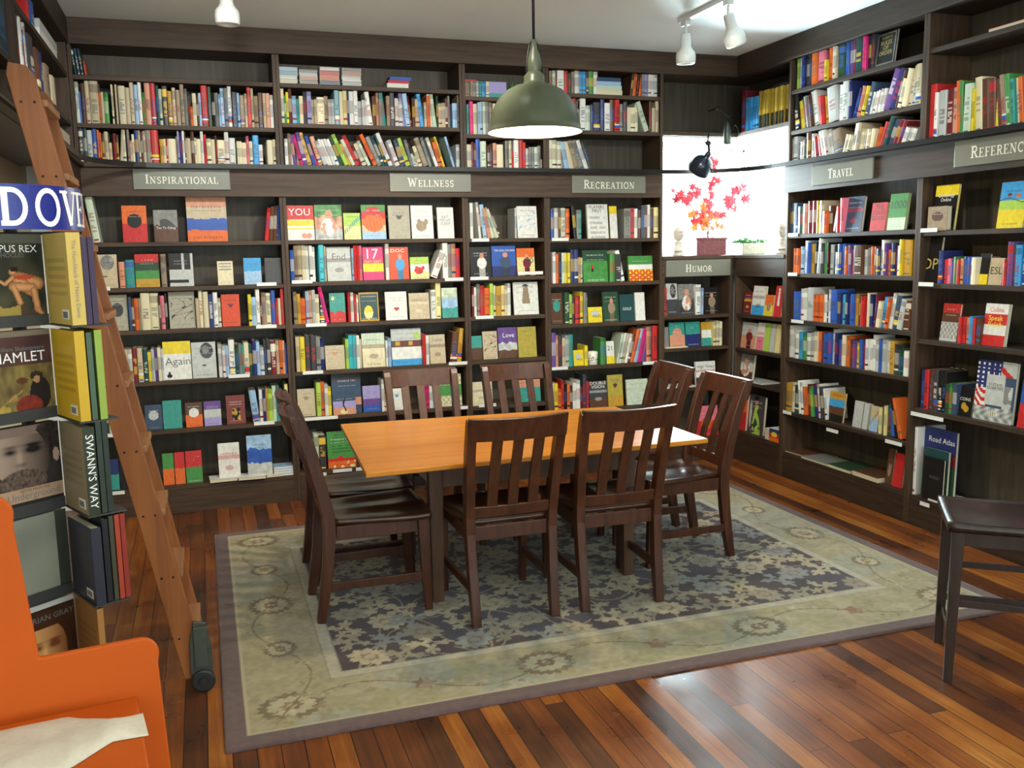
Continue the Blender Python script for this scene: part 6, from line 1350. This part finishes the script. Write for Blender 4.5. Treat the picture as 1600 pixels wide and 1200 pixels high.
proto = make_chair()
chairs = [(1.205, 3.84, 0, 'dark wooden chair with its back to the camera, left of the near pair'),
 (1.715, 3.825, -.03, 'dark wooden chair with its back to the camera, right of the near pair'),
 (.665, 4.055, -PI / 2, 'dark wooden chair at the left end of the table, nearer one'),
 (.690, 4.535, -PI / 2 + .02, 'dark wooden chair at the left end of the table, half hidden behind the nearer one'),
 (1.180, 4.862, PI, 'dark wooden chair on the far side of the table, left one'),
 (1.770, 4.862, PI, 'dark wooden chair on the far side of the table, right one'),
 (2.270, 4.170, PI / 2, 'dark wooden chair at the right end of the table, nearer one'),
 (2.270, 4.745, PI / 2 - .03, 'dark wooden chair at the right end, behind the nearer one')]
for i, (x, y, a, lab) in enumerate(chairs):
    o = proto if i == 0 else copy_tree(proto)
    o.location = (x, y, RUG); o.rotation_euler = (0, 0, a); tag(o, lab, 'chair', 'chairs round the table')

# ================================================================ stool at the right edge
a_ = Vector((.622, .783, 0)); p_ = Vector((.783, -.622, 0))
t = empty('counter_stool', (2.530, 2.510, 0), math.atan2(p_.y, p_.x), 'near-black wooden stool cut by the right edge of the picture', 'stool')
sw, sd, sh = .42, .355, .605
for (x, y) in ((0, 0), (0, sd), (sw, 0), (sw, sd)):
    dx = .012 if x == 0 else -.012; dy = .012 if y == 0 else -.012
    b = MB(); b.sweep([(x, y, 0), (x + dx, y + dy, sh - .03)], lambda f: [(u * (.015 + .006 * f), v * (.015 + .006 * f)) for u, v in ((-1, -1), (1, -1), (1, 1), (-1, 1))], (0, 1, 0)); b.build('leg', 'stool', t, bevel=.002)
b = MB()
for (x0, x1, y0, y1) in ((.03, sw - .03, -.0 + .004, .022), (.03, sw - .03, sd - .022, sd - .004), (.004, .022, .03, sd - .03), (sw - .022, sw - .004, .03, sd - .03)): b.box(x0, x1, y0, y1, sh - .085, sh - .03)
b.build('apron', 'stool', t)
for (p0, p1) in (((.01, .008, .30), (sw - .01, .008, .30)), ((.01, sd - .008, .34), (sw - .01, sd - .008, .34)), ((.008, .01, .16), (.008, sd - .01, .16)), ((sw - .008, .01, .16), (sw - .008, sd - .01, .16)), ((.01, sd - .008, .20), (sw - .01, sd - .008, .20))):
    b = MB(); b.sweep([p0, p1], [(-.006, -.012), (.006, -.012), (.006, .012), (-.006, .012)]); b.build('stretcher', 'stool', t, bevel=.001)
b = MB(); nx, ny = 16, 12
for j in range(ny + 1):
    for i in range(nx + 1):
        u, v = i / nx, j / ny; b.v.append((-.025 + (sw + .05) * u, -.022 + (sd + .044) * v, sh - .014 * math.sin(PI * u) * math.sin(PI * v) + .006 * (2 * u - 1) ** 4))
n = len(b.v)
for k in range(n): p = b.v[k]; b.v.append((p[0], p[1], sh - .0298))
for j in range(ny):
    for i in range(nx): q = j * (nx + 1) + i; b.face((q, q + 1, q + nx + 2, q + nx + 1)); b.face((n + q + nx + 1, n + q + nx + 2, n + q + 1, n + q))
for i in range(nx): b.face((i + 1, i, n + i, n + i + 1)); q = ny * (nx + 1) + i; b.face((q, q + 1, n + q + 1, n + q))
for j in range(ny): q = j * (nx + 1); b.face((q, q + nx + 1, n + q + nx + 1, n + q)); q += nx; b.face((q + nx + 1, q, n + q, n + q + nx + 1))
b.build('seat', 'stool', t, smooth=True)

# ================================================================ library ladder
t = empty('library_ladder', (-.09, 3.44, 0), 0, 'orange-brown wooden library ladder leaning left with a wheel at its foot', 'ladder')
def lx(z): return -.010 - .19 * z
for (y, z1) in ((0, 2.235), (.32, 2.205)):
    b = MB(); z0 = .05 if y == 0 else .012; k = 5; o_ = []
    pts = [(lx(z0) - .042, z0), (lx(z0) + .042, z0), (lx(z1 - .03) + .042, z1 - .03), (lx(z1) + .026, z1), (lx(z1) - .028, z1 + .01), (lx(z1 - .03) - .042, z1 - .03)]
    T = Matrix(((1, 0, 0, 0), (0, 0, 1, y - .0125), (0, 1, 0, 0), (0, 0, 0, 1))); b.prism(pts, 0, .025, T=T); b.build('side_rail', 'ladder', t, bevel=.003)
for k in range(9):
    z = .225 + .2385 * k; b = MB(); b.box(lx(z) - .040, lx(z) + .056, .0128, .3072, z - .024, z); b.build('tread', 'tread', t, bevel=.003)
for k in range(9):
    z = .215 + .2385 * k; b = MB()
    for dx in (-.02, .02):
        T = Matrix.Translation((lx(z) + dx, -.0130, z - .004)) @ Matrix.Rotation(PI / 2, 4, 'X'); b.lathe([(.0, .0012), (.0035, .001), (.0045, 0)], 10, T=T)
    b.build('bolts', 'iron', t)
b = MB()
pts = [(-.040, .07), (.010, .045), (.040, .05), (.040, .17), (.024, .265), (-.018, .275), (-.036, .20)]
T = Matrix(((1, 0, 0, 0), (0, 0, 1, -.0255), (0, 1, 0, 0), (0, 0, 0, 1))); b.prism(pts, 0, .012, T=T); b.box(-.022, .026, -.038, -.026, .10, .255); b.build('wheel_bracket', 'steel', t, bevel=.002)
wb = [x for x in KIDS(t) if x.name.startswith('wheel_bracket')][0]
b = MB(); T = Matrix.Translation((.004, -.031, .0435)) @ Matrix.Rotation(PI / 2, 4, 'X'); b.lathe([(.0, .014), (.016, .014), (.018, .010), (.036, .010), (.0425, .006), (.0425, -.006), (.036, -.010), (.0, -.010)], 32, T=T); b.build('wheel', 'black', wb, smooth=False)
b = MB()
for y in (0, .32):
    b.sweep([(lx(2.16) - .030, y + .02, 2.12), (lx(2.16) - .050, y + .02, 2.172)], [(-.003, -.012), (.003, -.012), (.003, .012), (-.003, .012)], (0, 1, 0))
b.build('rail_hook', 'iron', t)

# ================================================================ wire book rack in the left foreground
apex = Vector((-.345, 2.37, 0)); d1 = Vector((.77, .64, 0)); dB = (Vector((-.272, 2.215, 0)) - apex).normalized()
t = empty('book_rack', (-.43, 2.50, 0), 0, 'tall revolving book rack at the left with a blue sign on top', 'book rack')
Tq = Matrix.Translation((.43, -2.50, 0))
b = MB(); b.tube([(0, 0, .03), (0, 0, 1.76)], .016, 12); b.build('pole', 'iron', t)
b = MB(); b.lathe([(0, .03), (.20, .03), (.21, .022), (.21, 0.001), (0, 0.001)], 36); b.build('base', 'iron', t, smooth=False)
rack_z = [1.458, 1.240, 1.020, .805, .590]
a1 = math.atan2(d1.y, d1.x)
for z in rack_z:
    b = MB()
    T1 = Tq @ Matrix.Translation(apex - d1 * .16) @ Matrix.Rotation(a1, 4, 'Z')
    b.box(-.01, .158, -.004, .026, z - .0045, z - .001, T=T1); b.box(-.01, .158, -.0055, -.004, z - .0045, z + .022, T=T1)
    b.box(-.01, .158, .024, .0265, z - .0045, z + .205, T=T1)
    aB = math.atan2(dB.y, dB.x); T2 = Tq @ Matrix.Translation(apex) @ Matrix.Rotation(aB, 4, 'Z')
    b.box(.0, .156, -.002, .086, z - .0045, z - .001, T=T2)
    b.build('pocket', 'clear', t)
# rack sign
t2 = empty('rack_sign', (-.462, 2.40, 1.670), 0, 'curved royal blue sign with white letters on top of the rack', 'sign')
RS = .205
b = MB(); K = 44
for k in range(K + 1):
    a = -1.35 + 2.9 * k / K
    for (r, z) in ((RS, 0), (RS, .096), (RS - .002, .096), (RS - .002, 0)): b.v.append((r * math.sin(a), -r * math.cos(a), z))
for k in range(K):
    for j in range(4): q = (j + 1) % 4; b.face((k * 4 + j, (k + 1) * 4 + j, (k + 1) * 4 + q, k * 4 + q))
b.face((0, 1, 2, 3)); b.face((K * 4 + 3, K * 4 + 2, K * 4 + 1, K * 4)); b.build('panel', 'dover', t2)
b = MB(); b.lathe([(.012, .0), (.016, -.0), (.016, -.012), (.012, -.012)], 16); b.box(-.2, .2, -.004, .004, -.008, -.001); b.box(-.004, .004, -.2, .2, -.0085, -.0012); b.build('bracket', 'iron', t2)
b = MB()
def on_arc(x, y, j): s = x / RS; r = RS + .0006 + .00003 * j; return (r * math.sin(s), -r * math.cos(s), y)
s = 0.
for ch, s0 in (('D', .062), ('O', .136), ('V', .206), ('E', .262), ('R', .312)):
    hh = .078; serif_text(b, ch, hh, 1, mp=lambda x, y, j, s0=s0: on_arc(s0 + x * .98, .009 + y, j))
b.build('lettering', 'white', t2)

# books in the rack
def paint(w, h, fn, nu=60):
    """front panel subdivided so that fn(u, v) -> colour can print a picture"""
    b = MB(); nv = int(nu * h / w)
    for j in range(nv + 1):
        for i in range(nu + 1): b.v.append((w * i / nu, 0, h * j / nv))
    for j in range(nv):
        for i in range(nu): q = j * (nu + 1) + i; b.face((q, q + 1, q + nu + 2, q + nu + 1), 0, fn((i + .5) / nu, (j + .5) / nv))
    return b
def rack_front(k, fn, sidecol, label, texts, h=.205, w=.157, th=.016):
    z = rack_z[k]; o = empty('book', tuple((apex - d1 * .158) + Vector((0, 0, z))), a1, label, 'book', 'books facing out in the rack')
    b = paint(w, h, fn); c = lin(sidecol)
    b.quad((0, th, 0), (0, 0, 0), (0, 0, h), (0, th, h), 0, c); b.quad((w, th, 0), (0, th, 0), (0, th, h), (w, th, h), 0, c)
    b.quad((0, 0, h), (w, 0, h), (w, .002, h), (0, .002, h), 0, c); b.quad((w, 0, 0), (w, .002, 0), (w, .002, h), (w, 0, h), 0, c); b.build('cover', 'book', o)
    b = MB(); b.box(.001, w - .002, .002, th - .001, .002, h - .002, 0, CREAM); b.build('page_block', 'book', o)
    for (s, mt, x, z_, size, wd) in texts: lettering('title', s, mt, o, (x * w, -.0006, z_ * h), (PI / 2, 0, 0), size, width=wd * w)
    return o
def nz(u, v, s, sd=0): return noise.noise(Vector((u * s + sd, v * s, sd)))
def mixc(a, b_, k): k = max(0, min(1, k)); return tuple(p * (1 - k) + q * k for p, q in zip(a, b_))
def seg_d(u, v, ax, ay, bx, by):
    t_ = max(0, min(1, ((u - ax) * (bx - ax) + (v - ay) * (by - ay)) / ((bx - ax) ** 2 + (by - ay) ** 2 + 1e-9))); return math.hypot(u - ax - t_ * (bx - ax), v - ay - t_ * (by - ay))
def fig_cover(u, v):
    if v > .90: return lin((92, 92, 80))
    c = mixc(lin((30, 34, 30)), lin((70, 66, 48)), .5 + nz(u, v, 4, 3)); y = v * 1.37
    if v < .20 + .10 * nz(u, 0, 6, 2): c = lin((150, 128, 62)) if u < .6 else lin((74, 56, 42))
    if v < .06: c = lin((60, 42, 32))
    for (ax, ay, bx, by, r) in ((.62, .70, .88, .62, .10), (.60, .66, .78, .52, .09), (.80, .56, .52, .58, .07), (.52, .58, .60, .34, .045), (.82, .52, .86, .22, .052), (.86, .22, .92, .14, .035), (.52, .72, .40, .62, .03), (.40, .62, .34, .66, .025), (.52, .80, .53, .80, .055)):
        if seg_d(u, y, ax, ay, bx, by) < r: c = mixc(lin((196, 140, 92)), lin((140, 90, 56)), .5 + 1.5 * (seg_d(u, y, ax, ay, bx, by) / r - .6))
    if ell(u, y, .68, .72, .15, .035): c = lin((170, 66, 44))
    if ell(u, y, .55, .845, .06, .04): c = lin((40, 26, 20))
    return c
def dark_cover(u, v):
    if v > .93: return lin((120, 108, 92))
    if v > .62: return mixc(lin((88, 58, 52)), lin((62, 40, 44)), .5 + nz(u, v, 3, 9))
    c = mixc(lin((128, 112, 62)), lin((96, 78, 48)), .5 + nz(u, v, 5, 4))
    y = v * 1.37
    for (cx, cy, rx, ry, col) in ((.78, .38, .16, .26, (34, 30, 32)), (.74, .66, .10, .07, (52, 36, 30)), (.74, .60, .05, .06, (170, 130, 96)), (.52, .60, .09, .05, (88, 56, 36)), (.60, .20, .20, .17, (120, 44, 34)), (.16, .18, .16, .07, (170, 140, 60)), (.38, .34, .05, .06, (140, 108, 60))):
        if ell(u, y, cx, cy, rx, ry): c = lin(col)
    if seg_d(u, y, .12, .2, .5, .44) < .012: c = lin((150, 126, 66))
    return shade_(c, 1 + .4 * nz(u, v, 14, 1))
def face_tone(u, v, cx, cy, rx, ry, skin, dk):
    """a head printed in tones: brow, eye sockets, nose, mouth"""
    x, y = (u - cx) / rx, (v - cy) / ry
    if x * x + y * y > 1: return None
    k = .35 + .5 * (x + .1); 
    def g(px, py, sx, sy): return math.exp(-((x - px) / sx) ** 2 - ((y - py) / sy) ** 2)
    k += .9 * (g(-.45, .18, .24, .09) + g(.35, .18, .24, .09)) + .5 * (g(-.45, .33, .3, .05) + g(.35, .33, .3, .05)) - .5 * g(-.12, -.05, .10, .25) + .45 * g(-.10, -.24, .18, .06) + .7 * g(-.08, -.48, .28, .05)
    return mixc(skin, dk, k)
def portrait(u, v):
    if v < .12: return lin((48, 44, 42))
    if v < .30: return lin((172, 140, 112)) if v > .14 else lin((40, 36, 34))
    c = mixc(lin((70, 62, 58)), lin((34, 30, 30)), u + nz(u, v, 4, 6))
    f = face_tone(u, v, .42, .66, .42, .38, lin((158, 134, 118)), lin((26, 20, 19)))
    if f: c = f
    if ell(u, v, .40, .37, .36, .14): c = mixc(lin((60, 46, 40)), lin((110, 92, 80)), .5 + nz(u, v, 22, 2))
    if ell(u, v, .93, .62, .05, .08): c = lin((170, 140, 124))
    if v > .90 and u < .8: c = lin((120, 100, 90))
    if ell(u, v, .82, .86, .2, .16) and not ell(u, v, .40, .66, .40, .34): c = mixc(lin((60, 48, 42)), lin((30, 24, 22)), .5 + nz(u, v, 18, 8))
    return c
def plain_grey(u, v): return mixc(lin((150, 150, 132)), lin((120, 122, 110)), .5 + nz(u, v, 2, 1)) if u < .82 else lin((58, 62, 52))
def young(u, v):
    c = mixc(lin((70, 44, 28)), lin((44, 28, 20)), .5 + nz(u, v, 4, 3))
    f = face_tone(u, v, .52, .42, .32, .36, lin((222, 166, 104)), lin((116, 62, 34)))
    if ell(u, v, .52, .52, .40, .40): c = lin((66, 38, 22))
    if f and v < .70: c = f
    if v > .93: c = lin((196, 196, 190))
    return c
rack_front(0, fig_cover, (120, 110, 70), 'dark book with a bending classical figure, OEDIPUS REX, rack top row', [('OEDIPUS REX', 'white', .46, .835, .02, .90), ('SOPHOCLES', 'greyink', .46, .765, .012, .5)])
rack_front(1, dark_cover, (90, 60, 50), 'brown painted book titled HAMLET in the rack, second row', [('William Shakespeare', 'greyink', .52, .80, .012, .74), ('HAMLET', 'white', .50, .70, .026, .78)])
rack_front(2, portrait, (60, 50, 46), 'book with a bearded portrait, Notes from the Underground, third row', [('NOTES FROM THE', 'blackink', .56, .265, .008, .45), ('Underground', 'greyink', .54, .205, .022, .80), ('FYODOR DOSTOYEVSKY', 'white', .56, .075, .010, .72)])
rack_front(3, plain_grey, (130, 130, 118), 'plain pale grey book in the rack, fourth row', [])
rack_front(4, young, (150, 110, 70), 'book with a young face, DORIAN GRAY, lowest rack row', [('DORIAN GRAY', 'greyink', .55, .82, .018, .85)])
aB = math.atan2(dB.y, dB.x)
def rack_side(k, off, back, spinec, th, depth, h, label, title, tmat, dy=0.):
    """a book whose back cover faces left and whose spine faces the viewer"""
    z = rack_z[k]; side = Vector((-dB.y, dB.x, 0))
    o = empty('book', tuple(apex + side * off + dB * (.002 + dy) + Vector((0, 0, z))), aB, label, 'book', 'books set sideways in the rack')
    b = MB(); c1, c2 = lin(back), lin(spinec); d_ = depth
    # back cover (local -y side), spine (local +x end)
    nr = 22
    for j in range(nr):
        z0, z1 = h * j / nr, h * (j + 1) / nr
        ln = 5 < j < 17 and j % 2
        for (x0, x1) in ((0, .12 * d_), (.12 * d_, .88 * d_), (.88 * d_, d_)): b.quad((x0, 0, z0), (x1, 0, z0), (x1, 0, z1), (x0, 0, z1), 0, mixc(c1, lin((60, 50, 40)), .28) if (ln and .1 * d_ < x0 < .5 * d_) else c1)
    b.quad((d_, 0, 0), (d_, th, 0), (d_, th, h), (d_, 0, h), 0, c2)
    b.quad((d_, th, 0), (0, th, 0), (0, th, h), (d_, th, h), 0, c1)
    b.quad((0, 0, h), (d_, 0, h), (d_, .0015, h), (0, .0015, h), 0, c1); b.quad((0, th - .0015, h), (d_, th - .0015, h), (d_, th, h), (0, th, h), 0, c1); b.quad((d_ - .0015, 0, h), (d_, 0, h), (d_, th, h), (d_ - .0015, th, h), 0, c2)
    b.build('cover', 'book', o)
    b = MB(); b.box(.001, d_ - .0016, .0016, th - .0016, .001, h - .0025, 0, CREAM); b.build('page_block', 'book', o)
    if th > .012 or title:
        if title: 
            me = text_mesh(title, min(.016, th * .62), width=h * .84); me.materials.clear(); me.materials.append(M[tmat])
            q = bpy.data.objects.new('title', me); COL.objects.link(q); q.parent = o; q.location = (d_ + .0006, th / 2, h * .5); q.rotation_euler = (PI / 2, PI / 2, PI / 2)
    if th > .02:
        b = MB(); b.box(d_ * .62, d_ * .88, -.0006, 0, h * .06, h * .17, 0, lin((225, 225, 222)));
        for i in range(9): b.box(d_ * (.65 + .022 * i), d_ * (.658 + .022 * i), -.001, -.0006, h * .075, h * .145, 0, lin((30, 30, 30)))
        b.build('barcode', 'book', o)
    return o
rack_side(0, 0.001, (196, 172, 92), (200, 168, 84), .030, .155, .205, 'thick pale yellow book, The Hunchback of Notre Dame on its spine, rack', 'The Hunchback of Notre Dame', 'greyink')
rack_side(0, .034, (66, 44, 62), (58, 40, 66), .012, .150, .195, 'thin dark purple book beside the thick pale yellow one, rack top row', None, None)
rack_side(0, .048, (66, 44, 62), (58, 40, 66), .012, .150, .195, 'outer thin dark purple book at the right of the rack top row', None, None)
rack_side(1, 0.001, (206, 168, 34), (196, 156, 30), .022, .155, .205, 'bright yellow book set sideways in the rack second row', None, None)
rack_side(1, .028, (60, 76, 56), (70, 90, 70), .012, .150, .20, 'grey-green thin book behind the bright yellow one, rack', None, None)
rack_side(1, .044, (92, 112, 48), (140, 160, 62), .016, .156, .205, 'lime green book at the right of the rack second row', None, None)
rack_side(2, 0.001, (140, 128, 104), (44, 50, 30), .026, .155, .205, "book reading SWANN'S WAY on its dark green spine, rack third row", "SWANN'S WAY", 'white')
rack_side(2, .032, (40, 48, 42), (44, 54, 44), .012, .150, .215, 'dark green-grey book right of the Swann spine', None, None)
rack_side(2, .046, (36, 42, 38), (40, 48, 40), .012, .150, .215, 'outermost dark green-grey book in the rack third row', None, None)
rack_side(3, 0.001, (58, 58, 72), (46, 46, 58), .022, .155, .185, 'slate-grey book with a barcode in the rack fourth row', None, None)
rack_side(3, .028, (26, 26, 28), (30, 30, 32), .013, .150, .20, 'black-spined book in the rack fourth row', None, None)
rack_side(3, .044, (60, 60, 44), (64, 64, 48), .010, .150, .205, 'thin olive-grey book in the rack fourth row', None, None)
rack_side(3, .057, (150, 56, 34), (160, 62, 40), .011, .150, .205, 'thin orange-red book in the rack fourth row, inner one', None, None)
rack_side(3, .070, (130, 44, 34), (140, 48, 38), .011, .150, .205, 'thin orange-red book in the rack fourth row, outer one', None, None)
rack_side(4, 0.001, (150, 110, 66), (164, 116, 62), .014, .150, .205, 'tan book beside the young face cover in the rack', None, None)

# ================================================================ orange display in the foreground
def yp(x): return 1.55 + .13 * (x + .2)
t = empty('orange_display', (-.20, 1.55, .45), math.atan(.13), 'bright orange plastic display unit in the bottom left corner', 'display')
b = MB()
def corner(cx, cy, r, a0, a1, n=8): return [(cx + r * math.cos(R_(a0 + (a1 - a0) * i / n)), cy + r * math.sin(R_(a0 + (a1 - a0) * i / n))) for i in range(n + 1)]
out_ = [(-.55, 0), (.110, 0), (.092, .48)] + corner(.065, .498, .030, 0, 85) + [(-.082, .527)] + [(-.100, .74)] + corner(-.128, .766, .030, 5, 90) + [(-.55, .795)]
T = Matrix(((1, 0, 0, 0), (0, 0, 1, 0), (0, 1, 0, 0), (0, 0, 0, 1))); b.prism(out_, 0, .012, T=T); b.build('back_panel', 'orange', t, bevel=.003)
b = MB(); b.box(-.55, .055, -.40, -.0005, .418, .430); b.build('shelf', 'orange', t, bevel=.003)
b = MB(); b.box(-.55, .055, -.399, -.39, .0, .4175); b.box(.043, .055, -.39, -.001, 0, .4175); b.build('shelf_box', 'orange', t, bevel=.003)
# white cloth bag lying on the shelf
b = MB(); NX, NY = 44, 22; base = []
Ls = .36
def outl(u):   # half width along the length; narrow neck near the right end
    if u < .70: return .082
    if u < .86: return .082 - .050 * (u - .70) / .16
    return .032 + .006 * (u - .86) / .14
for i in range(NX + 1):
    u = i / NX
    for j in range(NY + 1):
        v = 2 * j / NY - 1; hw = outl(u); x = -Ls + Ls * u; y = v * hw - .012 * u
        edge = (1 - abs(v) ** 4) * min(1, (1 - u) * 14) ; z_ = .002 + .011 * edge + .004 * edge * noise.noise(Vector((x * 22, y * 22, 3))) + .003 * edge * math.sin(x * 90 + 20 * y) * (1 if u > .7 else .3)
        b.v.append((x, y, max(.001, z_)))
for i in range(NX):
    for j in range(NY): q = i * (NY + 1) + j; b.face((q, q + NY + 1, q + NY + 2, q + 1))
n = len(b.v)
for i in range(NX + 1):
    for j in (0, NY): p = b.v[i * (NY + 1) + j]; b.v.append((p[0], p[1], .0003))
for i in range(NX):
    a0, a1 = i * (NY + 1), (i + 1) * (NY + 1); b.face((a0, n + 2 * i, n + 2 * i + 2, a1)); b.face((a0 + NY, a1 + NY, n + 2 * i + 3, n + 2 * i + 1))
o = b.build('cloth_bag', 'cloth', loc=(-.128, 1.462, .8808), rot=(0, 0, .16), smooth=True); tag(o, 'white cotton bag lying folded on the orange display shelf', 'bag')
